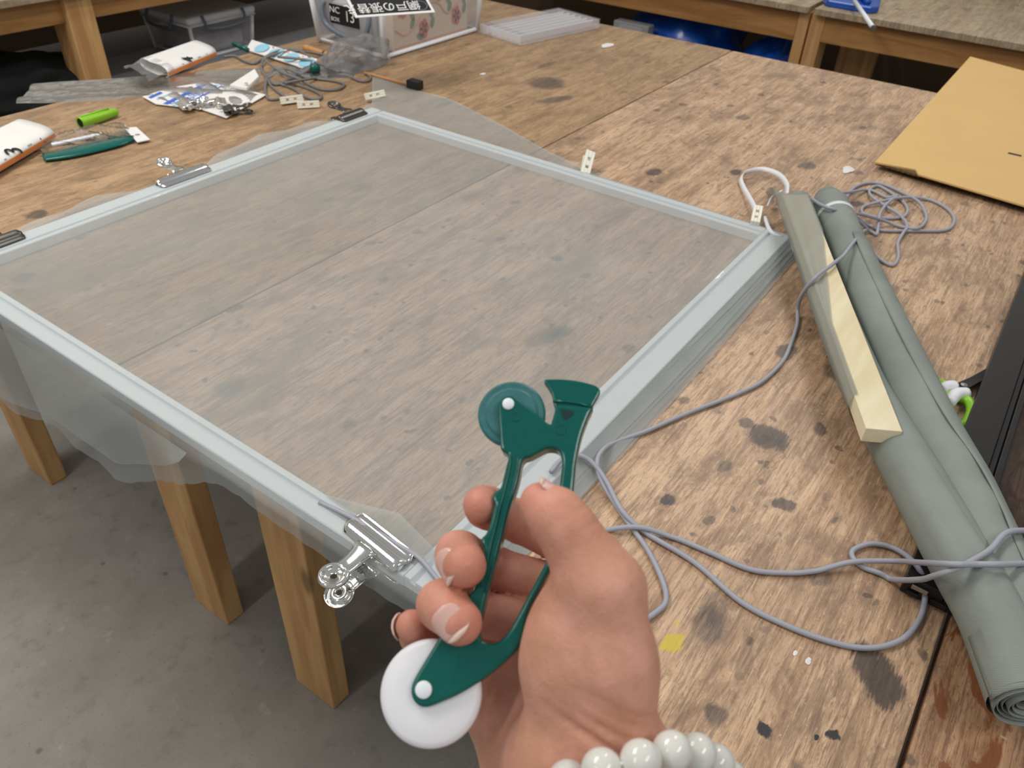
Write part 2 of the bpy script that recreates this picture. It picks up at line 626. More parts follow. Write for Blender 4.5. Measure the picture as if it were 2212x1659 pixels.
k = NT('concrete')
p_ = k.pos()
a1 = k.noise(p_, 2.2, 6, 0.6)
a2 = k.noise(p_, 22, 5, 0.65)
a3 = k.noise(p_, 160, 3)
c_ = k.mix(k.step(a1, 0.3, 0.7), srgb(138, 134, 126), srgb(164, 159, 150))
c_ = k.mix(k.math('MULTIPLY', k.step(a2, 0.52, 0.72), 0.45), c_, srgb(112, 108, 101))
c_ = k.mix(k.math('MULTIPLY', k.step(a2, 0.40, 0.28), 0.35), c_, srgb(188, 183, 172))
c_ = k.mix(k.math('MULTIPLY', k.step(a3, 0.60, 0.72), 0.4), c_, srgb(88, 85, 80))
c_ = k.mix(k.math('MULTIPLY', k.step(k.vor(p_, 11), 0.09, 0.03), 0.6), c_, srgb(80, 78, 74))
k.set(Base_Color=c_, Roughness=0.6)
k.bump(a2, 0.15, 0.002)
MAT['concrete'] = k.m

# ------------------------------------------------------------------ the setting
tag(G().box((-3.0, -3.5, -0.05), (4.2, 4.2, 0.0)).build('floor', MAT['concrete']), 'grey worn concrete floor under the work tables', 'floor', kind='structure')
tag(G().box((3.75, -3.5, 0.95), (3.85, 4.2, 2.9)).build('wall_back', MAT['bounce_wall']), 'unseen white wall added above the far bench to brighten reflections', 'wall', kind='structure')  # out of view, added to block ambient light and brighten reflections
tag(G().box((-3.0, 3.35, 0.95), (3.75, 3.45, 2.9)).build('wall_left', MAT['bounce_wall']), 'unseen white wall added above the left bench to brighten reflections', 'wall', kind='structure')  # second unseen wall, added for the same effect on the light
tag(G().box((3.73, -3.5, 0.0), (3.85, 4.2, 0.95)).build('trim_1', MAT['wall']), 'dark brown panelling added behind the far bench to block ambient light', 'panelling', kind='structure')  # added so the space under the bench stays dark
tag(G().box((-3.0, 3.33, 0.0), (3.73, 3.45, 0.95)).build('trim_2', MAT['wall']), 'dark brown panelling behind the left bench', 'panelling', kind='structure')

# ------------------------------------------------------------------ work tables
X0, X1 = 0.335, 2.21


def work_table(label, y0, y1, top, legs):
    t = thing('work_table', ((X0 + X1) / 2, (y0 + y1) / 2, 0), label, 'table', 'work tables pushed together')
    G().box((X0, y0, TZ - 0.024), (X1, y1, TZ)).build('table_top', MAT[top], t, bevel=0.0015)
    for (x, y) in legs:
        G().box((x, y, 0), (x + 0.040, y + 0.098, TZ - 0.024)).build('leg', MAT['pine_z'], t, bevel=0.003)
    ya, yb = y0 + 0.12, y1 - 0.12
    for x in (0.515, 2.05):
        G().box((x, y0 + 0.03, TZ - 0.114), (x + 0.038, y1 - 0.03, TZ - 0.024)).build('apron', MAT['pine_y'], t, bevel=0.002)
    for y in (ya, yb):
        G().box((0.553, y - 0.019, TZ - 0.114), (2.05, y + 0.019, TZ - 0.024)).build('apron', MAT['pine_x'], t, bevel=0.002)
    return t


work_table('brown plywood work table under the far left packages and plastic tub', 0.8075, 1.722, 'ply_left',
           [(0.452, 0.950), (0.452, 1.578), (2.09, 0.92), (2.09, 1.55)])
work_table('worn stained plywood work table in the middle, under the mesh rolls', -0.086, 0.8045, 'ply_mid',
           [(0.452, 0.657), (0.452, 0.02), (2.09, 0.62), (2.09, 0.02)])
work_table('work table with peeling orange varnish beyond the dark gap at the right', -1.0, -0.0905, 'ply_right',
           [(0.452, -0.26), (0.452, -0.93), (2.09, -0.26), (2.09, -0.93)])

# ------------------------------------------------------------------ far bench (right) and its things
bz = TZ + 0.012
bx = 2.85
t = thing('side_bench', (bx + 0.35, 0.0, 0), 'far wooden bench with bare grey plywood top and pine legs', 'bench')
y_end = 0.79
G().box((bx, -1.4, bz - 0.020), (bx + 0.75, y_end, bz)).build('bench_top', MAT['ply_bench'], t, bevel=0.0015)
G().box((bx + 0.03, -1.4, bz - 0.105), (bx + 0.068, y_end - 0.035, bz - 0.020)).build('apron', MAT['pine_y'], t, bevel=0.002)
G().box((bx + 0.03, y_end - 0.035, 0), (bx + 0.12, y_end + 0.012, bz - 0.020)).build('leg', MAT['pine_z'], t, bevel=0.003)
G().box((bx + 0.30, 0.62, 0), (bx + 0.345, 0.75, bz - 0.020)).build('leg', MAT['pine_z'], t, bevel=0.003)
G().box((bx + 0.03, -1.35, 0), (bx + 0.12, -1.26, bz - 0.020)).build('leg', MAT['pine_z'], t, bevel=0.003)
t = thing('side_bench', (bx + 0.35, 1.5, 0), 'far wooden bench above the blue plastic bag', 'bench')
G().box((bx, y_end + 0.02, bz - 0.020), (bx + 0.75, 2.3, bz)).build('bench_top', MAT['ply_bench'], t, bevel=0.0015)
G().box((bx + 0.03, y_end + 0.055, bz - 0.115), (bx + 0.068, 2.3, bz - 0.020)).build('apron', MAT['pine_y'], t, bevel=0.002)
G().box((bx + 0.03, y_end + 0.018, 0), (bx + 0.12, y_end + 0.055, bz - 0.020)).build('leg', MAT['pine_z'], t, bevel=0.003)
G().box((bx + 0.03, 2.2, 0), (bx + 0.12, 2.29, bz - 0.020)).build('leg', MAT['pine_z'], t, bevel=0.003)
G().box((bx + 0.10, y_end + 0.06, 0.36), (bx + 0.70, 2.28, 0.38)).build('lower_shelf', MAT['pine_y'], t, bevel=0.002)


def lumps(center, size, seed, sub=4, amp=0.28, flat=True):
    bm = bmesh.new()
    bmesh.ops.create_icosphere(bm, subdivisions=sub, radius=1.0)
    rg = random.Random(seed)
    waves = [(Vector((rg.uniform(-1, 1), rg.uniform(-1, 1), rg.uniform(-1, 1))).normalized() * rg.uniform(2, 9), rg.uniform(0, 6), rg.uniform(0.3, 1)) for _ in range(14)]
    v = []
    for q in bm.verts:
        d = sum(a * abs(math.sin(w.dot(q.co) + ph)) / (w.length ** 0.7) for w, ph, a in waves)
        c = q.co * (0.75 + amp * d)
        z = c.z
        if flat: z = max(z, -0.55)
        v.append((center[0] + c.x * size[0], center[1] + c.y * size[1], center[2] + (z + (0.55 if flat else 0)) * size[2]))
    f = [tuple(x.index for x in q.verts) for q in bm.faces]
    bm.free()
    return G().add(v, f)


b0 = onX(1480, 60, bx + 0.28)
o = lumps((b0[0] + 0.02, b0[1] - 0.01, 0.385), (0.13, 0.16, 0.16), 3, amp=0.42).build('plastic_bag', MAT['bluebag'], None, smooth=True)
tag(o, 'crumpled shiny blue plastic bag under the far bench', 'bag')
b1 = onX(1565, 80, bx + 0.20)
o = lumps((b1[0] + 0.0, 0.955, 0.385), (0.10, 0.085, 0.12), 9, amp=0.42).build('plastic_bag', MAT['bluebag'], None, smooth=True)
tag(o, 'smaller dark blue bag beside the leg of the far bench', 'bag')
b2 = onX(1362, 58, bx + 0.02)
g = G().box((b2[0], b2[1] - 0.075, 0.381), (b2[0] + 0.05, b2[1] + 0.075, b2[2] + 0.012))
o = thing('storage_box', (b2[0] + 0.05, b2[1], 0.38), 'small grey cardboard box in front of the blue bag', 'box')
g.build('body', MAT['greyp'], o, bevel=0.003)
G().box((b2[0] - 0.001, b2[1] - 0.05, b2[2] - 0.03), (b2[0] + 0.0005, b2[1] + 0.05, b2[2] + 0.004)).build('label_sheet', MAT['shelf'], o)
# blue tool and steel rod on the bench
q = T(1855, 8, 0.012)
t = thing('caulking_tool', (q[0] + 0.03, q[1], bz), 'blue plastic tool lying at the edge of the far bench', 'tool')
cy = q[1]
g = G().prism([(2.90, cy - 0.075, bz), (2.93, cy - 0.09, bz), (3.06, cy - 0.06, bz), (3.07, cy + 0.06, bz), (2.95, cy + 0.10, bz), (2.90, cy + 0.07, bz)], (0, 0, 0.022))
g.build('body', MAT['bluebag'], t, bevel=0.005)
g = G().tube([(2.915, cy - 0.055, bz + 0.03), (2.98, cy - 0.02, bz + 0.034), (3.05, cy + 0.01, bz + 0.03)], 0.010, 10)
g.build('grip', MAT['bluebag'], t, smooth=True)
ra, rb = onX(1848, -6, 2.90), onX(1885, 58, 2.70)
ra[2] = bz + 0.030
rb = T(1886, 60, 0.045)
g = G().tube([ra, rb], 0.0065, 16)
tt = thing('steel_rod', (ra + rb) / 2 * np.array([1, 1, 0]) + np.array([0, 0, bz]), 'silver metal rod sticking out over the far bench edge', 'rod')
g.build('shaft', MAT['alu'], tt, smooth=True)
d_ = (rb - ra) / np.linalg.norm(rb - ra)
G().tube([rb - d_ * 0.002, rb + d_ * 0.008], 0.0078, 12).build('end_cap', MAT['steel'], tt)

# ------------------------------------------------------------------ left bench and its things
by = 2.40
lz = TZ + 0.060
t = thing('side_bench', (1.3, by + 0.35, 0), 'pine bench at the left with a deep front rail and grey shelf', 'bench')
G().box((-0.6, by - 0.02, lz - 0.020), (2.75, by + 0.75, lz)).build('bench_top', MAT['ply_bench'], t, bevel=0.0015)
G().box((-0.6, by + 0.015, lz - 0.090), (2.75, by + 0.053, lz - 0.020)).build('apron', MAT['pine_x'], t, bevel=0.002)
pl = onY(146, 41, by)
pr = onY(203, 30, by)
G().box((pl[0], by - 0.005, 0), (pr[0], by + 0.09, lz - 0.020)).build('leg', MAT['pine_z'], t, bevel=0.003)
G().box((2.6, by - 0.005, 0), (2.69, by + 0.09, lz - 0.020)).build('leg', MAT['pine_z'], t, bevel=0.003)
G().box((-0.5, by - 0.005, 0), (-0.42, by + 0.09, lz - 0.020)).build('leg', MAT['pine_z'], t, bevel=0.003)
shz = TZ - 0.265
G().box((-0.40, by + 0.10, shz - 0.02), (2.66, by + 0.72, shz)).build('lower_shelf', MAT['shelf'], t, bevel=0.002)
q = onY(60, 200, 2.50)
o = lumps((q[0], 2.60, shz + 0.001), (0.17, 0.12, 0.07), 5, amp=0.42, flat=True).build('cloth_heap', MAT['darkcloth'], None, smooth=True)
tag(o, 'dark green and black cloth heap on the shelf of the left bench', 'cloth')


def tub(name, label, x0, x1, y0, y1, z0, h, lidh, cat='container', parent_parts=None, handle_x=True):
    """clear storage tub: four walls, bottom, rim and optional lid"""
    t = thing(name, ((x0 + x1) / 2, (y0 + y1) / 2, z0), label, cat)
    w = 0.003
    g = G()
    tp = 0.012                                  # walls taper outwards
    lo = [(x0 + tp, y0 + tp), (x1 - tp, y0 + tp), (x1 - tp, y1 - tp), (x0 + tp, y1 - tp)]
    hi = [(x0, y0), (x1, y0), (x1, y1), (x0, y1)]
    v = [(x, y, z0 + 0.001) for x, y in lo] + [(x, y, z0 + h) for x, y in hi]
    g.add(v, [(0, 1, 2, 3), (0, 1, 5, 4), (1, 2, 6, 5), (2, 3, 7, 6), (3, 0, 4, 7)])
    o = g.build('body', MAT['tub'], t, solid=w)
    # corner posts and rim
    rim = [(x0 - 0.006, y0 - 0.006, z0 + h), (x1 + 0.006, y0 - 0.006, z0 + h), (x1 + 0.006, y1 + 0.006, z0 + h), (x0 - 0.006, y1 + 0.006, z0 + h)]
    G().tube(rim, 0.005, 6, closed=True).build('rim', MAT['tub_lid'], t, smooth=True)
    for (a, b) in zip(lo, hi):
        G().tube([(a[0], a[1], z0 + 0.004), (b[0], b[1], z0 + h)], 0.007, 8).build('corner_rib', MAT['tub_lid'], t, smooth=True)
    foot = [(a[0], a[1], z0 + 0.007) for a in lo]
    G().tube(foot, 0.006, 6, closed=True).build('foot_rim', MAT['tub_lid'], t, smooth=True)
    if lidh:
        g = G().box((x0 - 0.012, y0 - 0.012, z0 + h + 0.004), (x1 + 0.012, y1 + 0.012, z0 + h + lidh))
        g.build('lid', MAT['tub_lid'], t, bevel=0.010, seg=3)
    return t


# lidded tub on the grey shelf
a = T(424, 135, -0.265)
bx0 = a[0]
tb = tub('storage_tub', 'lidded clear storage tub on the grey shelf at the left', bx0, bx0 + 0.27, a[1], a[1] + 0.26, shz, 0.118, 0.028)
G().box((bx0 + 0.03, a[1] + 0.03, shz + 0.012), (bx0 + 0.24, a[1] + 0.23, shz + 0.07)).build('contents', MAT['inside'], tb, bevel=0.01)
hx0, hx1 = bx0 + 0.05, bx0 + 0.22
yy = a[1] - 0.017
pth = spline([(hx0, yy + 0.005, shz + 0.147), (hx0, yy - 0.006, shz + 0.127), (hx0 + 0.012, yy - 0.008, shz + 0.107), ((hx0 + hx1) / 2, yy - 0.01, shz + 0.100), (hx1 - 0.012, yy - 0.008, shz + 0.107), (hx1, yy - 0.006, shz + 0.127), (hx1, yy + 0.005, shz + 0.147)], 5)
G().tube(pth, 0.005, 8).build('handle', MAT['handle_grey'], tb, smooth=True)
xl = bx0 - 0.016
pth = spline([(xl + 0.006, a[1] + 0.07, shz + 0.147), (xl - 0.006, a[1] + 0.07, shz + 0.122), (xl - 0.008, a[1] + 0.09, shz + 0.102), (xl - 0.008, a[1] + 0.19, shz + 0.102), (xl - 0.006, a[1] + 0.21, shz + 0.122), (xl + 0.006, a[1] + 0.21, shz + 0.147)], 5)
G().tube(pth, 0.005, 8).build('handle', MAT['handle_grey'], tb, smooth=True)

# clear tub on the table with print, carton inside and the printed card on top
c0 = T(832, 133)
tx0, ty0 = c0[0], c0[1]
tx1 = T(1040, 80)[0]
ty1 = T(655, 95)[1]
tx1 = tx0 + 0.40
ty1 = ty0 + 0.255
TH = 0.165
tb = tub('storage_tub', 'clear storage tub on the table with floral carton inside and printed card on top', tx0, tx1, ty0, ty1, TZ, TH, 0)
G().box((tx0 + 0.045, ty0 + 0.075, TZ + 0.008), (tx0 + 0.36, ty1 - 0.03, TZ + 0.10)).build('contents', MAT['inside'], tb, bevel=0.008)
# handle and print on the face towards -x
xf = tx0 + 0.002
ym = (ty0 + ty1) / 2
pth = spline([(xf + 0.002, ym + 0.075, TZ + 0.1090), (xf - 0.008, ym + 0.078, TZ + 0.0890), (xf - 0.010, ym + 0.062, TZ + 0.0570), (xf - 0.012, ym, TZ + 0.0400), (xf - 0.010, ym - 0.062, TZ + 0.0400), (xf - 0.008, ym - 0.080, TZ + 0.0690), (xf + 0.002, ym - 0.080, TZ + 0.0990)], 6)
G().tube(pth, 0.0065, 10).build('handle', MAT['handle_grey'], tb, smooth=True)
lp = G().box((xf + 0.001, ym - 0.042, TZ + 0.0600), (xf + 0.004, ym + 0.060, TZ + 0.1060)).build('label_plate', MAT['blackp'], tb, bevel=0.001)
Mx = frame((xf - 0.0005, ym + 0.009, TZ + 0.0830), (0, -1, 0.0), (0, 0, 1))
g = text_geo('13', 0.036, Mx @ Matrix.Translation((0.022, 0.0, 0)), sx=1.0)
g.build('lettering', MAT['paper'], lp)
g = text_geo('NC', 0.021, Mx @ Matrix.Translation((-0.030, 0.010, 0)), sx=1.2)
g.build('lettering', MAT['paper'], lp)
g = text_geo('BOX', 0.0135, Mx @ Matrix.Translation((-0.030, -0.012, 0)), sx=1.1)
g.build('lettering', MAT['paper'], lp)
# floral carton standing inside the tub, against the wall towards -y
ct = thing('floral_carton', (tx0 + 0.22, ty0 + 0.04, TZ + 0.006), 'cream carton with coral flowers and green leaves inside the clear tub', 'carton')
cx0, cx1 = tx0 + 0.055, tx0 + 0.355
yf = ty0 + 0.018
G().box((cx0, yf, TZ + 0.008), (cx1, yf + 0.05, TZ + 0.155)).build('carton_body', MAT['cream'], ct, bevel=0.002)
yp = yf - 0.0006


def disc(cx, cz, rx, rz, n=10, rot=0.0):
    pts = []
    for i in range(n):
        a_ = 2 * math.pi * i / n
        u, v_ = rx * math.cos(a_), rz * math.sin(a_)
        pts.append((cx + u * math.cos(rot) - v_ * math.sin(rot), yp, cz + u * math.sin(rot) + v_ * math.cos(rot)))
    return pts


for j, (fx, fz) in enumerate([(0.035, 0.105), (0.115, 0.045), (0.175, 0.125), (0.250, 0.055), (0.06, 0.02 + 0.11)]):
    g = G()
    for i in range(5):
        a_ = i * 1.257
        g.prism(disc(cx0 + fx + 0.011 * math.cos(a_), TZ + fz + 0.013 * math.sin(a_), 0.010, 0.012), (0, -0.0005, 0))
    g.build('printed_flower', MAT['redp'], ct)
for (fx, fz, ro) in [(0.072, 0.085, 0.3), (0.072, 0.065, -0.4), (0.145, 0.082, 0.3), (0.150, 0.055, -0.3), (0.215, 0.105, 0.3), (0.222, 0.082, -0.3), (0.282, 0.095, 0.2), (0.285, 0.07, -0.3), (0.10, 0.028, 1.2)]:
    G().prism(disc(cx0 + fx, TZ + fz, 0.008, 0.015, 8, ro), (0, -0.0005, 0)).build('printed_leaf', MAT['leafp'], ct)
pts = spline([(cx0 + 0.005, yp, TZ + 0.06), (cx0 + 0.04, yp, TZ + 0.042), (cx0 + 0.085, yp, TZ + 0.06), (cx0 + 0.13, yp, TZ + 0.10), (cx0 + 0.175, yp, TZ + 0.098), (cx0 + 0.21, yp, TZ + 0.068), (cx0 + 0.25, yp, TZ + 0.085), (cx0 + 0.295, yp, TZ + 0.115)], 6)
G().tube(pts, 0.0022, 5).build('printed_vine', MAT['vinep'], ct)
G().box((cx0, yp - 0.0004, TZ + 0.010), (cx1, yp, TZ + 0.017)).build('printed_band', MAT['vinep'], ct)

# printed card resting on the tub rim, jutting out towards the viewer, upside down
pA, pB = T(768, 38, TH + 0.004 - 0.005), T(940, 26, TH + 0.004 - 0.005)
ux = pA - pB                                   # text runs from right to left in view: card is upside down
L_ = np.linalg.norm(ux)
ux = ux / L_
back = np.array([0.52, 0.72, 0.34])
sgn = thing('printed_card', (pA + pB) / 2, 'black card with white border and upside-down white lettering on the clear tub', 'card')
Mc = frame((pA + pB) / 2, ux, -back)           # x along the text, y towards the viewer edge (text top)
G().box((-L_ / 2, -0.115, -0.0015), (L_ / 2, 0.0, 0.0), Mc).build('white_border', MAT['paper'], sgn)
zz = 0.0006 if (Mc.to_3x3() @ Vector((0, 0, 1))).z > 0 else -0.0021
print('card up', zz)
G().box((-L_ / 2 + 0.006, -0.108, zz - 0.0006), (L_ / 2 - 0.006, -0.007, zz), Mc).build('black_face', MAT['blackp'], sgn)
g = text_geo('網戸の張替え', 0.036, Mc @ Matrix.Translation((0.021, -0.030, zz + 0.0003)), sx=0.78)
g.build('lettering', MAT['paper'], sgn)
g = G().lathe([(0.0155, 0), (0.0155, 0.0004), (0.0165, 0.0004), (0.0165, 0)], 24, Mc @ Matrix.Translation((-L_ / 2 + 0.026, -0.026, zz)), closed=True)
g.build('round_emblem', MAT['greyp'], sgn)

# flat compartment case
e0, e1 = T(1128, 100), T(1296, 62)
kx0, ky0 = T(1125, 101)[0], T(1125, 101)[1]
case = thing('compartment_case', (kx0 + 0.14, ky0 + 0.09, TZ), 'flat translucent compartment case beside the clear tub', 'case')
kx1, ky1 = kx0 + 0.275, ky0 + 0.185
bb = T(1045, 62)
Mk = frame((kx0, ky0, TZ), (e1[0] - e0[0], e1[1] - e0[1], 0), (0, 1, 0))
LX, LY, LZ = float(np.hypot(e1[0] - e0[0], e1[1] - e0[1])), 0.165, 0.026
G().box((0, 0, 0.0005), (LX, LY, 0.004), Mk).build('tray_floor', MAT['case'], case)
for (lo, hi) in (((0, 0, 0.004), (LX, 0.003, LZ)), ((0, LY - 0.003, 0.004), (LX, LY, LZ)), ((0, 0.003, 0.004), (0.003, LY - 0.003, LZ)), ((LX - 0.003, 0.003, 0.004), (LX, LY - 0.003, LZ))):
    G().box(lo, hi, Mk).build('side_wall', MAT['frost'], case)
for i in range(1, 7):
    y_ = LY * i / 7
    G().box((0.003, y_ - 0.001, 0.004), (LX - 0.003, y_ + 0.001, LZ - 0.004), Mk).build('divider', MAT['tub_lid'], case)
G().box((0.03, -0.002, LZ), (LX + 0.002, LY + 0.002, LZ + 0.0025), Mk).build('lid', MAT['case'], case, bevel=0.001)

# ------------------------------------------------------------------ the insect screen on the tables
FX0, FX1, FY0, FY1 = 0.314, 1.185, 0.276, 1.185      # outer size
WX, WY = 0.028, 0.041                                # rail widths
FT = 0.0145
scr = thing('insect_screen', ((FX0 + FX1) / 2, (FY0 + FY1) / 2, TZ), 'large aluminium window screen frame covered with loose grey mesh', 'window screen')


def rail(a0, a1, c, sgn_, width, along):
    """extruded rail with a spline groove near its inner edge. c: inner edge coordinate, sgn_: direction outwards"""
    prof = [(0, 0), (width, 0), (width, FT - 0.001), (width - 0.001, FT), (0.0135, FT), (0.0135, FT - 0.005), (0.0075, FT - 0.005), (0.0075, FT), (0.001, FT), (0, FT - 0.001)]
    pts = []
    for (u, z) in prof:
        w_ = c + sgn_ * u
        pts.append((a0, w_, TZ + 0.0005 + z) if along == 'x' else (w_, a0, TZ + 0.0005 + z))
    dz = (a1 - a0, 0, 0) if along == 'x' else (0, a1 - a0, 0)
    return G().prism(pts, dz)


rail(FX0 + 0.0005, FX1 - 0.0005, FY0 + WY, -1, WY, 'x').build('rail', MAT['alu'], scr)
rail(FX0 + 0.0005, FX1 - 0.0005, FY1 - WY, 1, WY, 'x').build('rail', MAT['alu'], scr)
rail(FY0 + WY + 0.0005, FY1 - WY - 0.0005, FX0 + WX, -1, WX, 'y').build('rail', MAT['alu'], scr)
rail(FY0 + WY + 0.0005, FY1 - WY - 0.0005, FX1 - WX, 1, WX, 'y').build('rail', MAT['alu'], scr)
zm = TZ + FT + 0.0012
g = G()


def nz(x, y, s_=1.0):
    return (math.sin(9.1 * x * s_ + 3.7 * y * s_) + math.sin(-5.3 * x * s_ + 11.7 * y * s_ + 1.3) + math.sin(17.0 * x * s_ - 8.0 * y * s_ + 0.4)) / 3


NX, NY = 60, 60
rows = []
for i in range(NX + 1):
    x = FX0 - 0.002 + (FX1 - FX0 + 0.004) * i / NX
    row = []
    for j in range(NY + 1):
        y = FY0 - 0.002 + (FY1 - FY0 + 0.004) * j / NY
        inn = min(x - FX0 - WX, FX1 - WX - x, y - FY0 - WY, FY1 - WY - y)
        z = zm
        if inn > 0:
            z -= 0.0075 * min(1, inn / 0.03)
            # creases running from the far rail
            z += min(1, inn / 0.04) * (0.0035 * nz(x, y, 1.6) + 0.003 * max(0, 1 - (FX1 - x) / 0.25) * math.sin(38 * y + 6 * x))
        else:
            z += 0.0006 * nz(x, y, 6)
        row.append((x, y, z))
    rows.append(row)
g.grid(rows)
# hanging margin over the near table edge (from the rail at FX0 downwards)
hang = [(0.20, -0.012), (0.276, -0.016), (0.31, -0.018), (0.40, -0.018), (0.50, -0.012), (0.555, -0.008), (0.594, -0.032), (0.64, -0.065), (0.70, -0.098), (0.76, -0.128), (0.817, -0.147), (0.938, -0.155), (1.02, -0.160), (1.105, -0.168), (1.30, -0.18)]
hy = np.linspace(0.276, 1.24, 74)
hz = np.interp(hy, [p[0] for p in hang], [p[1] for p in hang])
hz = np.convolve(np.pad(hz, 2, mode='edge'), np.ones(5) / 5, 'valid')
rows = []
for i in range(16):
    u = i / 15
    row = []
    for y, z in zip(hy, hz):
        dz = (z - FT) * u
        x = FX0 - 0.002 - 0.010 * math.sin(min(1, u * 2.5) * math.pi / 2) + u * (0.006 * math.sin(21 * y + 0.7) + 0.004 * math.sin(47 * y)) * min(1, max(0, -z) / 0.1)
        fuzz = 0.0015 * math.sin(300 * y) if i == 15 else 0
        row.append((x, y, zm + dz + fuzz))
    rows.append(row)
g.grid(rows)


rows = []
for i in range(10):
    u = i / 9
    row = []
    for y in np.linspace(0.60, 1.24, 40):
        dd = (0.005 + 0.14 * min(1, max(0, (y - 0.60) / 0.16)) - 0.045 * math.sin((y - 0.6) * 7.0) ** 2) * u
        row.append((FX0 - 0.016 + 0.004 * math.sin(26 * y + 2 * u) * u - 0.006 * u, y, zm - 0.003 - dd))
    rows.append(row)
g.grid(rows)
a_, b_, c_, d_ = T(700, 1068, .0172), T(862, 1108, .0172), T(948, 1195, .0172), T(912, 1212, .0172)
g.grid([[a_ + (d_ - a_) * u + (b_ + (c_ - b_) * u - a_ - (d_ - a_) * u) * v_ for v_ in np.linspace(0, 1, 5)] for u in np.linspace(0, 1, 9)])


def margin(outline, start, n=8, z_end=0.002, wob=0.0, curve=1.0):
    rows = []
    out = spline(outline, 5)
    inn = spline(start, 5)
    m = min(len(out), len(inn))
    for i in range(n + 1):
        u = i / n
        row = []
        for k_ in range(m):
            a_, b_ = np.array(inn[k_]), np.array(out[k_])
            p = a_ + (b_ - a_) * u
            zt = (zm - TZ) * (1 - u) ** curve + z_end * (1 - (1 - u) ** curve)
            p[2] = TZ + zt + wob * u * (1 + math.sin(k_ * 0.8 + 1)) * 0.5 + wob * u * (1 - u) * math.sin(k_ * 1.7)
            row.append(tuple(p))
        rows.append(row)
    return rows


# far left margin lying loosely on the table
tl = [(1.22, 1.215), (1.106, 1.206), (1.039, 1.233), (0.966, 1.244), (0.894, 1.247), (0.816, 1.225), (0.77, 1.212), (0.674, 1.205), (0.588, 1.230), (0.517, 1.226), (0.441, 1.214), (0.36, 1.205), (0.31, 1.215)]
g.grid(margin([(x, y, 0) for x, y in tl], [(min(max(x, FX0), FX1 + 0.002), FY1 + 0.002, 0) for x, y in tl], 8, 0.004, 0.006, 1.6))
# far right margin: a wide tongue at the corner
tr = [(1.386, 1.376), (1.365, 1.224), (1.363, 1.108), (1.321, 0.969), (1.268, 0.82), (1.234, 0.711), (1.215, 0.60), (1.212, 0.48), (1.205, 0.36), (1.20, 0.276)]
ti = [(1.187, 1.187), (1.187, 1.12), (1.187, 1.05), (1.187, 0.93), (1.187, 0.80), (1.187, 0.705), (1.187, 0.60), (1.187, 0.48), (1.187, 0.36), (1.187, 0.276)]
g.grid(margin([(x, y, 0) for x, y in tr], [(x, y, 0) for x, y in ti], 8, 0.0016, 0.002, 2.2))
# right margin: narrow, several folded layers beside the rail
for (w_, z_, ph) in ((0.006, 0.0135, 0.9), (0.011, 0.0105, 0.3), (0.016, 0.0085, 2.2), (0.021, 0.006, 1.7), (0.026, 0.003, 3.9), (0.030, 0.0015, 2.6)):
    bo = [(x, FY0 - w_ - 0.003 * math.sin(7 * x + ph), 0) for x in np.linspace(1.19, 0.31, 20)]
    bi = [(x, FY0 - 0.002, 0) for x in np.linspace(1.187, 0.31, 20)]
    g.grid(margin(bo, bi, 4, z_, 0.001, 1.3))
g.build('mesh_sheet', MAT['screen'], scr, smooth=True)

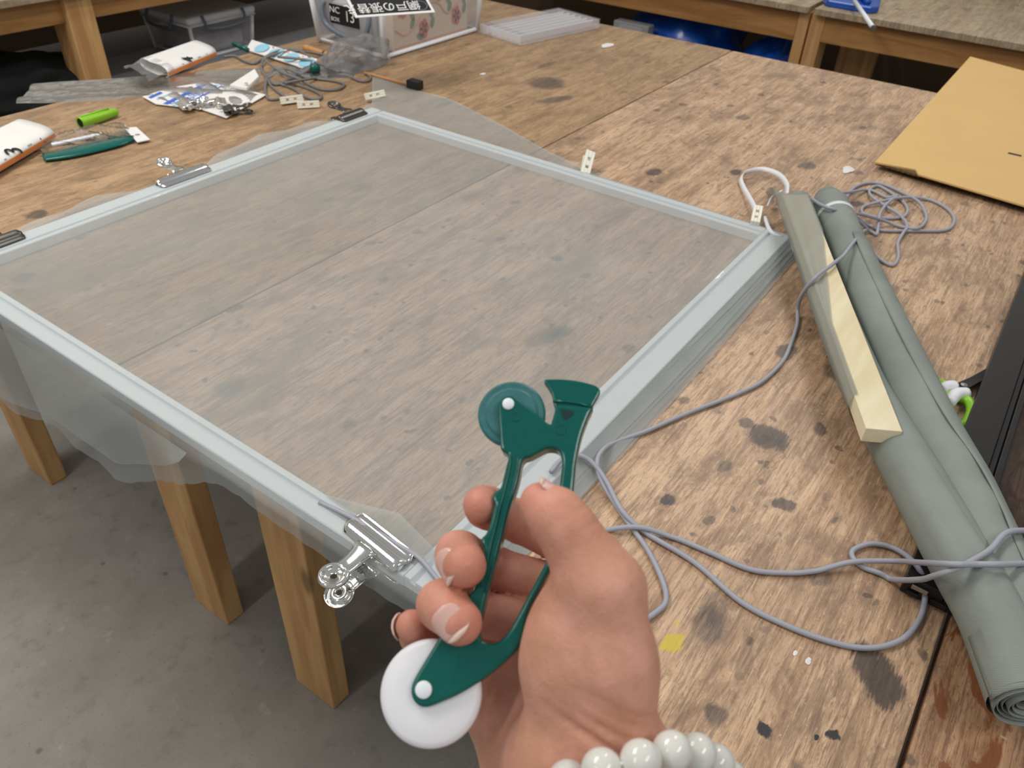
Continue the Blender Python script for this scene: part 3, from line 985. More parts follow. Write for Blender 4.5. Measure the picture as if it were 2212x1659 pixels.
# ------------------------------------------------------------------ bulldog clips
def bulldog(origin, out, along, label, mat='chrome', L=0.075, s=1.0, group='metal bulldog clips', roll=0.0, thin=False):
    """origin: on the gripped edge at mid thickness; out: direction away from the work; along: direction of the jaws"""
    t = thing('bulldog_clip', origin, label, 'clip', group)
    M = frame(origin, out, along)                     # x out, y along, z = x cross y
    if (M.to_3x3() @ Vector((0, 0, 1))).z < 0:
        M = frame(origin, out, -np.array(along, float))
    M = M @ Matrix.Rotation(roll, 4, 'Y')
    M = M @ Matrix.Scale(s, 4)
    h = 0.0025 if thin else 0.0090
    for sg in (1, -1):
        prof = [(-0.0215, h + 0.0012), (-0.0205, h), (-0.0185, h + 0.001), (-0.0145, h + 0.0022), (-0.011, h + 0.0010), (-0.009, h + 0.0030), (-0.004, h + 0.0058), (0.001, h + 0.0050), (0.0045, h + 0.0012), (0.0062, h - 0.003)]
        rows = []
        nL = 24
        for i in range(nL + 1):
            y = -L / 2 + L * i / nL
            e = min(1.0, (L / 2 - abs(y)) / 0.006)
            e = math.sqrt(max(0.0, 1 - (1 - e) ** 2))
            row = []
            for (u, w) in prof:
                uc = -0.0075
                row.append(M @ Vector((uc + (u - uc) * (0.45 + 0.55 * e), y, sg * (h + (w - h) * (0.55 + 0.45 * e)))))
            rows.append(row)
        jw = G().grid(rows).build('jaw', MAT[mat], t, smooth=True, solid=0.0009 * s)
        # arm: curved strip narrowing to the round finger plate
        rows = []
        arm = [(0.0035, h + 0.0045, 0.0125), (0.008, h + 0.0062, 0.0115), (0.015, h + 0.0050, 0.0095), (0.024, h + 0.0035, 0.0090), (0.034, h + 0.0045, 0.0085)]
        for (u, w, hw) in spline(arm, 4):
            rows.append([M @ Vector((u, hw * c_, sg * (w + 0.0015 * (1 - c_ * c_)))) for c_ in (-1, -0.6, 0, 0.6, 1)])
        ar = G().grid(rows).build('arm', MAT[mat], t, smooth=True, solid=0.0009 * s)
        prof = [(r0 * 1.18, z0) for r0, z0 in [(0.0026, -0.0004), (0.0065, -0.0006), (0.0078, 0.0006), (0.0086, 0.0024), (0.0102, 0.0030), (0.0116, 0.0020), (0.0120, 0.0)]]
        F = M @ Matrix.Translation((0.0425, 0, sg * (h + 0.0050))) @ Matrix.Rotation(0 if sg > 0 else math.pi, 4, 'X') @ Matrix.Rotation(-0.16, 4, 'Y')
        G().lathe(prof + [(r_ - 0.0002, z_ - 0.0009) for (r_, z_) in reversed(prof)], 32, F, closed=True).build('finger_plate', MAT[mat], ar, smooth=True)
    pts = []
    for i in range(60):
        a_ = i * 0.62
        pts.append(M @ Vector((0.017 + 0.0042 * math.cos(a_), -0.008 + 0.016 * i / 59, 0.0042 * math.sin(a_))))
    G().tube(pts, 0.0007 * s, 5).build('spring', MAT['steel'], t, smooth=True)
    return t


jA, jB = T(728, 1152, 0.018), T(872, 1216, 0.018)
jc = (jA + jB) / 2
Lj = float(np.linalg.norm(jB - jA)) + 0.004
bulldog(np.array([FX0 + 0.006, jc[1], TZ + 0.0075]), (-1, 0.10, -0.12), (0, 1, 0), 'large shiny chrome bulldog clip gripping the near rail beside the hand', 'chrome', L=Lj, s=1.0)


def tl_clip(px, py, label, mat, L, roll, y=FY1):
    p = T(px, py, FT + 0.004)
    bulldog(np.array([p[0], y - 0.002, TZ + 0.0095]), (0, 1, 0.0), (1, 0, 0), label, mat, L=L, roll=roll)


tl_clip(405, 383, 'bright steel bulldog clip on the far left rail near the green sachet', 'chrome', 0.10, -0.10)
tl_clip(765, 250, 'dark bulldog clip at the far corner of the screen frame', 'dark_steel', 0.07, -0.10)
tl_clip(3, 527, 'dark bulldog clip cut off by the left picture edge', 'dark_steel', 0.07, -0.10)


# ------------------------------------------------------------------ white plastic clips
def plastic_clip(px, py, z, ang, label, s=1.0, tilt=0.0, open_=0.16, rollx=0.0):
    p = T(px, py, z)
    t = thing('plastic_clip', p, label, 'clip', 'white plastic clips')
    M0 = Matrix.Translation(Vector(p)) @ Matrix.Rotation(ang, 4, 'Z') @ Matrix.Rotation(tilt, 4, 'Y') @ Matrix.Rotation(rollx, 4, 'X') @ Matrix.Scale(s, 4)
    for sg in (1, -1):
        M = M0 @ Matrix.Rotation(-sg * open_ / 2, 4, 'Y')
        a0, a1 = (0.0010, 0.0052) if sg > 0 else (-0.0052, -0.0010)
        g = G()
        for (x0, x1, y0, y1) in ((-0.021, 0.021, -0.0065, -0.0022), (-0.021, 0.021, 0.0022, 0.0065), (-0.021, -0.011, -0.0022, 0.0022), (-0.006, 0.003, -0.0022, 0.0022), (0.009, 0.021, -0.0022, 0.0022)):
            g.box((x0, y0, a0), (x1, y1, a1), M)
        g.build('clip_arm', MAT['ivory'], t, bevel=0.0008)
    g = G().lathe([(0.0001, -0.0062), (0.0030, -0.0062), (0.0030, 0.0062), (0.0001, 0.0062)], 12, M0 @ Matrix.Translation((-0.015, 0, 0)) @ Matrix.Rotation(math.pi / 2, 4, 'X'))
    g.build('pivot', MAT['ivory'], t)
    return t


plastic_clip(1268, 355, 0.020, 0.42, 'white plastic clip standing on the far right rail of the screen', 1.35, -0.30, 0.25, 0.35)
plastic_clip(1634, 467, 0.020, 0.30, 'white plastic clip at the right corner beside the white strap', 1.15, -0.10, 0.12)
plastic_clip(809, 206, 0.012, -0.30, 'white plastic clip holding the mesh beyond the far corner', 1.1, 0.0, 0.45, 1.1)
plastic_clip(630, 215, 0.009, -0.42, 'white plastic clip lying left and behind, under the dark cord coil', 1.15, 0.0, 0.1, 1.2)
plastic_clip(666, 226, 0.007, -0.65, 'white plastic clip in front of its twin by the dark cord coil', 1.10, 0.0, 0.1, 1.2)

# ------------------------------------------------------------------ mesh rolls, batten, strap
RR = 0.029


def roll_path(pts):
    return spline([T(x, y, z) for (x, y, z) in pts], 8)


rl = thing('mesh_roll', T(1990, 800, 0), 'thick roll of grey window mesh lying along the right side', 'roll')
pth = roll_path([(1788, 432, .031), (1850, 580, .031), (1940, 777, .031), (2014, 938, .033), (2072, 1048, .037), (2112, 1142, .042), (2152, 1230, .046), (2270, 1450, .050)])
r_ = [RR * (1.0 + 0.03 * math.sin(i * 0.7)) for i in range(len(pth))]
r_[0] = RR * 0.80
G().tube(pth, r_, 28).build('roll_body', MAT['roll'], rl, smooth=True)
# tuck at the far end
dirr = (pth[1] - pth[0]) / np.linalg.norm(pth[1] - pth[0])
Mq = frame(pth[0] - dirr * 0.0, np.cross(dirr, (0, 0, 1)), (0, 0, 1))
G().lathe([(RR * 0.80, 0.0), (RR * 0.70, 0.010), (RR * 0.45, 0.017), (RR * 0.15, 0.018), (0.0001, 0.016)], 28, frame(pth[0], np.cross((0, 0, 1), -dirr), np.cross(-dirr, np.cross((0, 0, 1), -dirr)))).build('folded_end', MAT['roll'], rl, smooth=True)
# loose flap edge along the roll
fl = []
for i in range(6, len(pth) - 2):
    tn = (pth[i + 1] - pth[i - 1])
    tn /= np.linalg.norm(tn)
    sd = np.cross(tn, (0, 0, 1))
    sd /= np.linalg.norm(sd)
    up = np.cross(sd, tn)
    row = []
    for a_ in np.linspace(0.15, 1.5, 8):
        rr_ = RR * 1.045
        a2 = a_ + 0.25 * math.sin(i * 0.12)
        row.append(pth[i] + rr_ * (math.cos(a2) * (-sd) + math.sin(a2) * up))
    fl.append(row)
G().grid(fl).build('loose_flap', MAT['roll'], rl, smooth=True, solid=0.0006)

r2 = thing('mesh_roll', T(1940, 1000, 0), 'roll of grey mesh with spiral end, loosely wrapped over the pale batten', 'roll')
path2 = roll_path([(1722, 440, .026), (1772, 600, .026), (1850, 800, .028), (1900, 900, .030), (1958, 1000, .036), (2038, 1142, .047), (2092, 1240, .051), (2148, 1340, .051), (2218, 1515, .050)])
rad2 = [0.0235 + 0.0035 * min(1, i / 34) for i in range(len(path2))]
G().tube(path2, rad2, 28, cap=False).build('roll_body', MAT['roll'], r2, smooth=True)
# spiral end
e = path2[-1]
tn = path2[-1] - path2[-2]
tn /= np.linalg.norm(tn)
sd = np.cross(tn, (0, 0, 1))
sd /= np.linalg.norm(sd)
up = np.cross(sd, tn)
rows = []
for i in range(150):
    a_ = i * 0.26
    rr_ = 0.0268 - 0.0205 * i / 149
    c_ = e + rr_ * (math.cos(a_) * sd + math.sin(a_) * up)
    rows.append([c_ - tn * 0.05, c_ - tn * 0.0, c_ + tn * (0.004 + 0.002 * math.sin(a_ * 0.3))])
G().grid(rows).build('spiral_end', MAT['roll'], r2, smooth=True, solid=0.0008)
# long soft folds on the roll
for (a0, a1, i0, i1, am) in ((0.35, 1.15, 34, 60, 0.06), (1.35, 2.0, 30, 62, 0.05)):
    fl = []
    for i in range(i0, i1):
        tn = path2[i + 1] - path2[i - 1]
        tn /= np.linalg.norm(tn)
        sd = np.cross(tn, (0, 0, 1))
        sd /= np.linalg.norm(sd)
        up = np.cross(sd, tn)
        env = math.sin(math.pi * (i - i0) / (i1 - 1 - i0)) ** 0.6
        fl.append([path2[i] + rad2[i] * (0.985 + (0.02 + am * q_) * env * math.sin(math.pi * min(1, q_ * 1.0)) ** 0.7) * (math.cos(a_) * sd + math.sin(a_) * up) for q_, a_ in zip(np.linspace(0, 1, 12), np.linspace(a0, a1, 12) + 0.16 * math.sin(i * 0.13))])
    G().grid(fl).build('fold', MAT['roll'], r2, smooth=True)
# batten lying on the roll under the loose wrap
zb = 0.064
q_ = [T(1690, 420, zb), T(1745, 420, zb), T(1950, 932, zb), T(1871, 925, zb)]
bt = thing('wooden_batten', np.mean(q_, axis=0) - np.array([0, 0, 0.018]), 'pale planed wooden batten on the mesh roll, half under loose mesh', 'wood')
G().prism([q_[3], q_[2], q_[1], q_[0]], (0, 0, -0.018)).build('batten', MAT['pale_wood'], bt, bevel=0.0008)
# loose translucent wrap over it
rows = []
nst = 40
silh = spline([T(1677, 425, .006), T(1722, 560, .004), T(1800, 800, .003), T(1846, 915, .003), T(1880, 985, .006)], 10)
for i in range(nst + 1):
    u = i / nst
    us = u * 0.975 - 0.070
    a_ = q_[0] + (q_[3] - q_[0]) * us
    b_ = q_[1] + (q_[2] - q_[1]) * us
    s0 = silh[max(0, int(us * (len(silh) - 1)))] + (q_[0] - q_[3]) * max(0, -us)
    drop = 0.040 * max(0, 1 - u / 0.072) ** 1.6
    cov = 1.0 if u < 0.30 else max(0.10, 1.0 - (u - 0.30) / 0.42 * 0.85)
    row = []
    ou = (a_ - b_) / np.linalg.norm(a_ - b_)
    mid = a_ * 0.5 + s0 * 0.5 + np.array([0, 0, 0.014]) + ou * 0.016
    for p in spline([s0, mid, a_ + np.array([0, 0, 0.0014])], 5):
        row.append(p - np.array([0, 0, drop * 0.6]))
    for c_ in np.linspace(0.12, 1, 9):
        p = a_ + (b_ - a_) * (c_ * cov) + np.array([0, 0, 0.0016 + 0.001 * math.sin(3 * u + 7 * c_)])
        row.append(p - np.array([0, 0, drop]))
    if cov >= 1.0:
        ex = b_ + np.array([0, 0, -0.02]) + (b_ - a_) * 0.10
    else:
        ex = row[-1] + np.array([0, 0, 0.0004])
    row.append(ex - np.array([0, 0, drop * 0.6]))
    rows.append(row)
rows = [[np.array([p[0], p[1], max(p[2], TZ + 0.0015)]) for p in r__] for r__ in rows]
G().grid(rows).build('loose_wrap', MAT['wrap'], r2, smooth=True)


def ribbon(pts, width, updir):
    P = spline(pts, 8)
    rows = []
    for i, p in enumerate(P):
        a_ = P[max(0, i - 1)]
        b_ = P[min(len(P) - 1, i + 1)]
        t_ = (b_ - a_) / (np.linalg.norm(b_ - a_) + 1e-9)
        w_ = np.array(updir, float)
        w_ = w_ - t_ * (t_ @ w_)
        w_ /= np.linalg.norm(w_)
        rows.append([p - w_ * width / 2, p + w_ * width / 2])
    return G().grid(rows)


o = thing('strap', T(1640, 400, 0), 'white plastic strap looping up beside the mesh rolls', 'strap')
ribbon([T(1636, 478, .020), T(1628, 445, .016), T(1606, 405, .008), T(1600, 385, .008), T(1612, 372, .012), T(1650, 366, .016), T(1682, 377, .02), T(1699, 398, .024), T(1699, 420, .02)], 0.009, (0.45, -0.25, 0.55)).build('band', MAT['white'], o, smooth=True, solid=0.0010)
G().tube(spline([T(1652, 470, .018), T(1665, 500, .016), T(1690, 515, .012)], 5), 0.0035, 8).build('tail', MAT['white'], o, smooth=True)
G().tube(spline([T(1658, 445, .018), T(1668, 425, .02), T(1690, 412, .026)], 5), 0.0018, 8).build('thread', MAT['white'], o, smooth=True)
# white band round the thick roll
bi = 2
cpt = T(1806, 474, .031)
tn = pth[4] - pth[0]
tn /= np.linalg.norm(tn)
sd = np.cross(tn, (0, 0, 1))
sd /= np.linalg.norm(sd)
up = np.cross(sd, tn)
rows = []
for a_ in np.linspace(0, 2 * math.pi, 40):
    c_ = cpt + RR * 1.03 * (math.cos(a_) * sd + math.sin(a_) * up)
    rows.append([c_ - tn * 0.005, c_ + tn * 0.005])
o = G().grid(rows).build('roll_band', MAT['white'], rl, smooth=True, solid=0.0008)
o = thing('glint_tab', T(1712, 528, 0.006), 'tiny white glint shaped as a tab at the right corner of the screen', 'tab')
G().prism([T(1704, 518, .010), T(1712, 545, .010), T(1719, 540, .012), T(1712, 522, .012)], (0, 0, 0.002)).build('tab', MAT['white'], o, bevel=0.0004)  # white piece standing in for a glint

# ------------------------------------------------------------------ cords
RC = 0.0026


def cord(pts, r, zdef):
    return [np.array([q[0], q[1], max(q[2], TZ + r + 0.0004)]) for q in spline([T(p[0], p[1], p[2] if len(p) > 2 else zdef) for p in pts], 7)]


def z6(l):                                 # zoom sheet of the right coil to picture pixels
    return [(1500 + p[0] / 3.107, 330 + p[1] / 3.107) + tuple(p[2:]) for p in l]


sp = thing('spline_cord', T(1600, 1200, 0), 'light grey rubber cord winding from the coil across table and rolls', 'cord')
coil = z6([(1180, 650, .003), (1250, 720), (1330, 755), (1368, 700), (1365, 610), (1400, 540, .006), (1428, 490, .006), (1380, 420, .006), (1270, 350, .006), (1185, 290, .006), (1180, 245), (1240, 225), (1350, 290), (1410, 340), (1430, 390), (1400, 430), (1300, 440), (1180, 425), (1125, 400),
           (1140, 360), (1260, 325, .008), (1400, 300, .008), (1560, 312), (1690, 372), (1744, 450), (1690, 518), (1500, 525), (1260, 522), (1170, 490), (1060, 420, .03), (950, 385, .058), (850, 350, .058), (785, 305, .045)])
G().tube(cord(coil, RC, RC + .0003), RC, 10).build('coil_cord', MAT['cord'], sp, smooth=True)
coil2 = z6([(985, 270, .05), (1060, 262, .02), (1160, 250), (1290, 300), (1360, 285, .008), (1290, 345, .009), (1245, 410, .008), (1235, 480, .008), (1222, 548), (1180, 530), (1120, 470, .02), (1060, 425, .035)])
G().tube(cord(coil2, RC, RC + .0003), RC, 10).build('coil_cord', MAT['cord'], sp, smooth=True)
coil3 = z6([(1010, 335, .02), (1060, 245, .006), (1150, 205), (1260, 212), (1380, 262), (1500, 325, .008), (1552, 410), (1545, 470), (1490, 508, .008), (1370, 492), (1270, 455, .01), (1130, 415, .03), (1040, 402, .058)])
G().tube(cord(coil3, RC, RC + .0003), RC, 10).build('coil_cord', MAT['cord'], sp, smooth=True)
ZR = 0.064
run = z6([(1150, 520, .020), (1128, 532, .040), (1065, 605, ZR), (1000, 690, .066), (950, 730, .070), (900, 770, .0715), (850, 805, .0715), (800, 850, .070), (722, 950, .042), (694, 1050, .012), (690, 1150, .004)]) + [(1709, 742), (1690, 782), (1645, 825), (1600, 848), (1550, 868), (1480, 895), (1400, 930), (1330, 955, .006), (1300, 975, .014), (1290, 1005, .014), (1305, 1050, .006), (1350, 1120), (1400, 1190), (1433, 1260), (1438, 1300), (1418, 1322), (1380, 1345), (1320, 1360)]
G().tube(cord(run, RC, RC + .0003), RC, 10).build('run_cord', MAT['cord'], sp, smooth=True)
run2 = [(1190, 1020, .020), (1215, 992, .021), (1250, 984, .020), (1280, 1000, .016), (1310, 1040, .0105), (1345, 1105, .0085), (1400, 1155), (1500, 1215), (1600, 1300), (1700, 1352), (1800, 1388), (1880, 1400), (1950, 1380), (1990, 1330), (1998, 1265, .012), (1980, 1222, .024), (1940, 1188, .006), (1890, 1175), (1850, 1184), (1840, 1200), (1862, 1224), (1920, 1250), (1985, 1252, .040), (2020, 1243, .068), (2065, 1228, .082), (2105, 1208, .083), (2140, 1186, .080), (2172, 1152, .082), (2215, 1146, .072), (2290, 1150, .036), (2350, 1165, .027)]
G().tube(cord(run2, RC, RC + .0003), RC, 10).build('run_cord', MAT['cord'], sp, smooth=True)
run3 = [(1260, 1160), (1310, 1145), (1380, 1139, .0085), (1450, 1160), (1530, 1192), (1620, 1230), (1700, 1238), (1760, 1234), (1840, 1214, .0085), (1930, 1212, .012), (1985, 1215, .045), (2020, 1217, .074), (2065, 1219, .087), (2110, 1219, .084), (2160, 1219, .086), (2240, 1218, .070), (2320, 1232, .040), (2400, 1256, .027)]
G().tube(cord(run3, RC, RC + .0003), RC, 10).build('run_cord', MAT['cord'], sp, smooth=True)
# short length lying along the near rail
rr = [(690, 1085, .0165), (740, 1108, .0185), (800, 1140, .0185), (860, 1177, .0185), (905, 1205, .0185), (940, 1245, .0185), (975, 1290, .0185)]
G().tube(cord(rr, RC, .02), 0.0022, 10).build('rail_cord', MAT['cord'], sp, smooth=True)


def z2c(l):
    return [(250 + p[0] / 3.687, 50 + p[1] / 3.687) + tuple(p[2:]) for p in l]


dc = thing('cord_coil', T(665, 170, 0), 'loose dark grey rubber cord coil among the packages', 'cord')
loops = [
    [(865, 268), (950, 262), (1020, 300), (1100, 322), (1160, 290), (1230, 248, .014), (1330, 215, .016), (1440, 215, .016), (1530, 262, .016), (1560, 320, .014), (1520, 380, .012), (1400, 440), (1280, 490), (1210, 440), (1160, 360), (1180, 290, .01), (1260, 250, .014), (1400, 225, .016), (1600, 240, .01), (1790, 295), (1830, 330)],
    [(1210, 430), (1260, 375, .01), (1350, 362, .014), (1440, 395, .014), (1500, 430), (1620, 445), (1760, 465), (1820, 490), (1770, 528), (1650, 530), (1560, 500), (1470, 450, .01), (1340, 400, .015), (1230, 330, .015), (1190, 290, .02)],
    [(1205, 430, .01), (1190, 520), (1215, 600), (1290, 605), (1340, 585), (1290, 545), (1230, 490), (1200, 420, .01)],
    [(1230, 470), (1340, 495), (1430, 530), (1475, 565), (1540, 600), (1620, 605), (1635, 575), (1570, 535), (1450, 495), (1350, 480, .01), (1480, 455, .012), (1640, 430), (1820, 410), (1930, 455), (2000, 462), (2030, 430), (1985, 395)],
    [(1290, 268, .02), (1500, 290, .018), (1640, 330, .012), (1790, 395)],
]
for l in loops:
    G().tube(cord(z2c(l), RC, 0.0035), 0.0030, 8).build('loop', MAT['cord_dark'], dc, smooth=True)

# ------------------------------------------------------------------ black screen frame, scissors, cardboard
bs = thing('black_screen', (1.1, -0.3, TZ), 'black metal screen frame lying under the mesh rolls at the right', 'window screen')
bh = 0.022
BXA, BXB, BYA, BYB = 0.583, 1.70, -0.045, -0.62


def blk(lo, hi, name='rail'):
    G().box(lo, hi).build(name, MAT['black'], bs, bevel=0.001)


blk((BXA, BYA - 0.034, TZ + 0.0005), (BXB, BYA, TZ + bh))
blk((BXA + 0.041, BYA - 0.041, TZ + 0.0005), (BXB - 0.041, BYA - 0.0345, TZ + bh - 0.005), 'groove_strip')
blk((BXA + 0.041, BYA - 0.048, TZ + 0.0005), (BXB - 0.041, BYA - 0.0415, TZ + bh - 0.002), 'inner_lip')
blk((BXA, BYB, TZ + 0.0005), (BXA + 0.040, BYA - 0.0345, TZ + bh))
blk((BXB - 0.040, BYB, TZ + 0.0005), (BXB, BYA - 0.0345, TZ + bh))
blk((BXA + 0.041, BYB, TZ + 0.0005), (BXB - 0.041, BYB + 0.04, TZ + bh))
for (y0, y1, z0) in ((-0.052, -0.066, 0.012), (-0.070, -0.084, 0.005), (-0.050, -0.060, 0.003), (-0.088, -0.104, 0.013)):
    G().box((BXA - 0.0030, y1, TZ + z0), (BXA - 0.0002, y0, TZ + z0 + 0.005)).build('end_clip', MAT['steel'] if z0 in (0.012, 0.013) else MAT['black'], bs, bevel=0.0006)
G().grid([[(BXA + 0.02, BYB + 0.02, TZ + 0.0175), (BXA + 0.02, BYA - 0.046, TZ + 0.0175)], [(BXB - 0.02, BYB + 0.02, TZ + 0.0175), (BXB - 0.02, BYA - 0.046, TZ + 0.0175)]]).build('mesh_sheet', MAT['screen_black'], bs)

sc = thing('scissors', T(2070, 860, 0), 'scissors with lime and white handles partly under the mesh roll', 'scissors')
zs = 0.009


def ring(pxs, r, mat, name, z=zs):
    P = spline([T(x, y, z) for x, y in pxs], 6, closed=True)
    G().tube(P, r, 10, closed=True).build(name, MAT[mat], sc, smooth=True)


ring([(2052, 862), (2078, 860), (2096, 872), (2098, 892), (2086, 915), (2068, 922), (2050, 900)], 0.0060, 'lime', 'finger_loop')
ring([(2010, 838), (2030, 828), (2046, 842), (2040, 868), (2018, 880), (2000, 862)], 0.0060, 'lime', 'finger_loop', 0.0095)
G().tube(spline([T(2048, 872, zs + .003), T(2066, 852, zs + .004), T(2088, 850, zs + .003)], 5), 0.0075, 10).build('white_insert', MAT['white'], sc, smooth=True)
G().tube(spline([T(2032, 842, zs + .004), T(2046, 835, zs + .004), T(2062, 834, zs + .003)], 5), 0.0070, 10).build('white_insert', MAT['white'], sc, smooth=True)
pA, pB, pC, pD = T(2058, 838, .010), T(2078, 850, .010), T(2146, 812, .006), T(2146, 790, .006)
G().prism([pA, pB, pC, pD], (0, 0, 0.003)).build('blade', MAT['blackp'], sc, bevel=0.0006)
pA, pB, pC, pD = T(2060, 832, .006), T(2072, 842, .006), T(2142, 803, .003), T(2142, 797, .003)
G().prism([pA, pB, pC, pD], (0, 0, 0.002)).build('blade', MAT['black'], sc, bevel=0.0006)
zq = T(2082, 833, .013)
G().lathe([(0.0001, 0.0), (0.004, 0.0), (0.004, 0.0015), (0.0001, 0.002)], 14, Matrix.Translation(Vector(zq))).build('pivot', MAT['steel'], sc, smooth=False)

cbz = 0.016
cb = thing('cardboard_sheet', T(2050, 300, 0), 'tan cardboard sheet jutting over the far table edge at the right', 'cardboard')
c1, c2, c3, c4 = T(1890, 350, cbz), T(2096, 122, cbz), T(2370, 195, cbz), T(2420, 505, cbz)
n1, n2 = T(1984, 376, cbz), T(1978, 366, cbz)
G().prism([c4, c3, c2, c1, n2, n1], (0, 0, -0.0030)).build('top_sheet', MAT['card'], cb)
d1, d2, d3, d4 = T(1896, 348, cbz), T(2094, 128, cbz), T(2370, 200, cbz), T(2420, 500, cbz)
G().prism([d4, d3, d2, d1], (0, 0, -0.004)).build('lower_layer', MAT['card_edge'], cb).location.z = -0.0032
for i in range(9):
    u = i / 8
    a_ = d1 + (T(1985, 374, cbz) - d1) * u
    G().box((a_[0] - 0.0015, a_[1] - 0.006, TZ + cbz - 0.0072), (a_[0] + 0.004, a_[1] + 0.002, TZ + cbz - 0.0034)).build('flute', MAT['card_edge'], cb)
mk = T(2192, 334, cbz)
G().box((mk[0] - 0.004, mk[1] - 0.012, mk[2] + 0.0001), (mk[0] + 0.004, mk[1] + 0.012, mk[2] + 0.0008)).build('dark_mark', MAT['blackp'], cb)
lf = T(2150, 320, 0)
o = thing('support_strip', (1.95, 0.05, TZ), 'thin wooden strip under the cardboard sheet', 'wood')
G().box((1.72, -0.10, TZ), (2.18, -0.02, TZ + cbz - 0.0074)).build('strip', MAT['tanwood'], o)


# ------------------------------------------------------------------ packages at the far left
def sleeve(quad, h, label, seed, text=None, orange='near', name='packaged_sleeve'):
    """flattened cardboard sleeve: quad = table points (front-left, front-right, back-right, back-left)"""
    fl_, fr_, br_, bl_ = [np.array(p) for p in quad]
    t = thing(name, (fl_ + fr_ + br_ + bl_) / 4, label, 'package', 'white paper packages')

    def ringpts(u, sc_=1.0, a0=0, a1=2 * math.pi, n=28):
        a_, b_ = fl_ + (bl_ - fl_) * u, fr_ + (br_ - fr_) * u
        c_, hv = (a_ + b_) / 2, (b_ - a_) / 2
        out = []
        for k_ in range(n):
            an = a0 + (a1 - a0) * k_ / (n - 1)
            ca, sa = math.cos(an), math.sin(an)
            x = math.copysign(abs(ca) ** 0.6, ca) * sc_
            z = math.copysign(abs(sa) ** 0.75, sa) * sc_
            dent = 1 - 0.22 * math.exp(-((x + 0.1) / 0.35) ** 2) * (1 - u) if sa > 0 else 1
            out.append(c_ + hv * x + np.array([0, 0, h / 2 * (1 + z * dent * (0.98 + 0.02 * math.sin(9 * u + seed))) + 0.0008]))
        return out

    G().grid([ringpts(u) for u in np.linspace(0, 1, 10)]).build('sleeve', MAT['paper'], t, smooth=True, solid=0.0012)
    G().grid([ringpts(u, 1.012, -0.35, 0.12, 8) for u in np.linspace(0, 1, 10)]).build('orange_stripe', MAT['orange'], t, smooth=True)
    for (u0, u1, m_) in ((0.62, 0.68, 'greyp'), (0.80, 0.815, 'blackp'), (0.30, 0.33, 'greyp')):
        G().grid([ringpts(u, 1.014, 0.25, 2.4, 16) for u in np.linspace(u0, u1, 3)]).build('printed_band', MAT[m_], t, smooth=True)
    if text:
        a_ = np.array(ringpts(0.45, 1.03, 0.55, 0.9, 2))
        cpos = a_[0]
        along = (br_ - fr_) / np.linalg.norm(br_ - fr_)
        inward = (fl_ - fr_) / np.linalg.norm(fl_ - fr_)
        Mt = frame(cpos + np.array([0, 0, 0.002]), inward * 0.75 + np.array([0, 0, 0.35]), -along)
        if (Mt.to_3x3() @ Vector((0, 0, 1))).z < 0:
            Mt = frame(cpos + np.array([0, 0, 0.002]), -(inward * 0.75 + np.array([0, 0, 0.35])), -along)
        text_geo(text, 0.042, Mt, 0.0004).build('number', MAT['blackp'], t)
        for q2 in range(4):
            u0 = 0.50 + 0.03 * q2
            G().grid([ringpts(u, 1.016, 1.3, 1.3 + 0.7 * random.uniform(0.5, 1), 6) for u in (u0, u0 + 0.008)]).build('print_line', MAT['greyp'], t, smooth=True)
    # clear film wrapper spilling from the front
    film = []
    for i in range(14):
        u = -0.32 + 0.45 * i / 13
        film.append([p + np.array([0, 0, 0.004 * math.sin(5 * k_ + 9 * u + seed)]) * (1 if u < 0 else 0) for k_, p in enumerate(ringpts(u, 1.04 if u > 0 else 0.9 + 0.3 * u, 0.0, math.pi, 14))])
    G().grid(film).build('film_wrap', MAT['film2'], t, smooth=True)
    return t


sleeve([T(306, 148), T(366, 173), T(470, 128), T(420, 108)], 0.027, 'white paper package with orange edge near the lidded tub', 1.0, '4')
sleeve([T(-110, 360), T(-30, 402), T(124, 308), T(42, 284)], 0.028, 'white paper package marked 3 at the left picture edge', 2.0, '3')


def film_sheet(pxs, label, name, seed, zmax=0.012, n=16, mat='film', parent=None):
    """wrinkled sheet over a quad of picture points"""
    a_, b_, c_, d_ = [np.array(T(x, y)) for x, y in pxs]
    rg = random.Random(seed)
    w = [(rg.uniform(3, 12), rg.uniform(3, 12), rg.uniform(0, 6)) for _ in range(6)]
    rows = []
    for i in range(n + 1):
        u = i / n
        row = []
        for j in range(n + 1):
            v_ = j / n
            p = (a_ * (1 - u) + b_ * u) * (1 - v_) + (d_ * (1 - u) + c_ * u) * v_
            hgt = 0.0012 + zmax * abs(sum(math.sin(x * u + y * v_ + ph) for x, y, ph in w)) / 6
            row.append(p + np.array([0.004 * math.sin(9 * v_ + seed), 0.004 * math.sin(8 * u + seed), hgt]))
        rows.append(row)
    return G().grid(rows)


o = film_sheet([(35, 228), (545, 205), (565, 150), (75, 182)], '', '', 3, 0.022).build('plastic_film', MAT['film'], None, smooth=True)
tag(o, 'wrinkled empty clear plastic bag lying across the far left table edge', 'plastic bag')
o = thing('hang_tag', T(530, 175, 0), 'white hang tag with a punched hole on the clear plastic bag', 'tag')
G().prism([T(497, 189, .016), T(533, 196, .014), T(560, 170, .022), T(551, 154, .026)], (0, 0, 0.006)).build('card', MAT['paper'], o, bevel=0.001)
hq = T(532, 180, .026)
G().lathe([(0.0001, 0), (0.004, 0), (0.004, 0.0006), (0.0001, 0.0006)], 14, Matrix.Translation(Vector(hq))).build('punched_hole', MAT['greyp'], o)

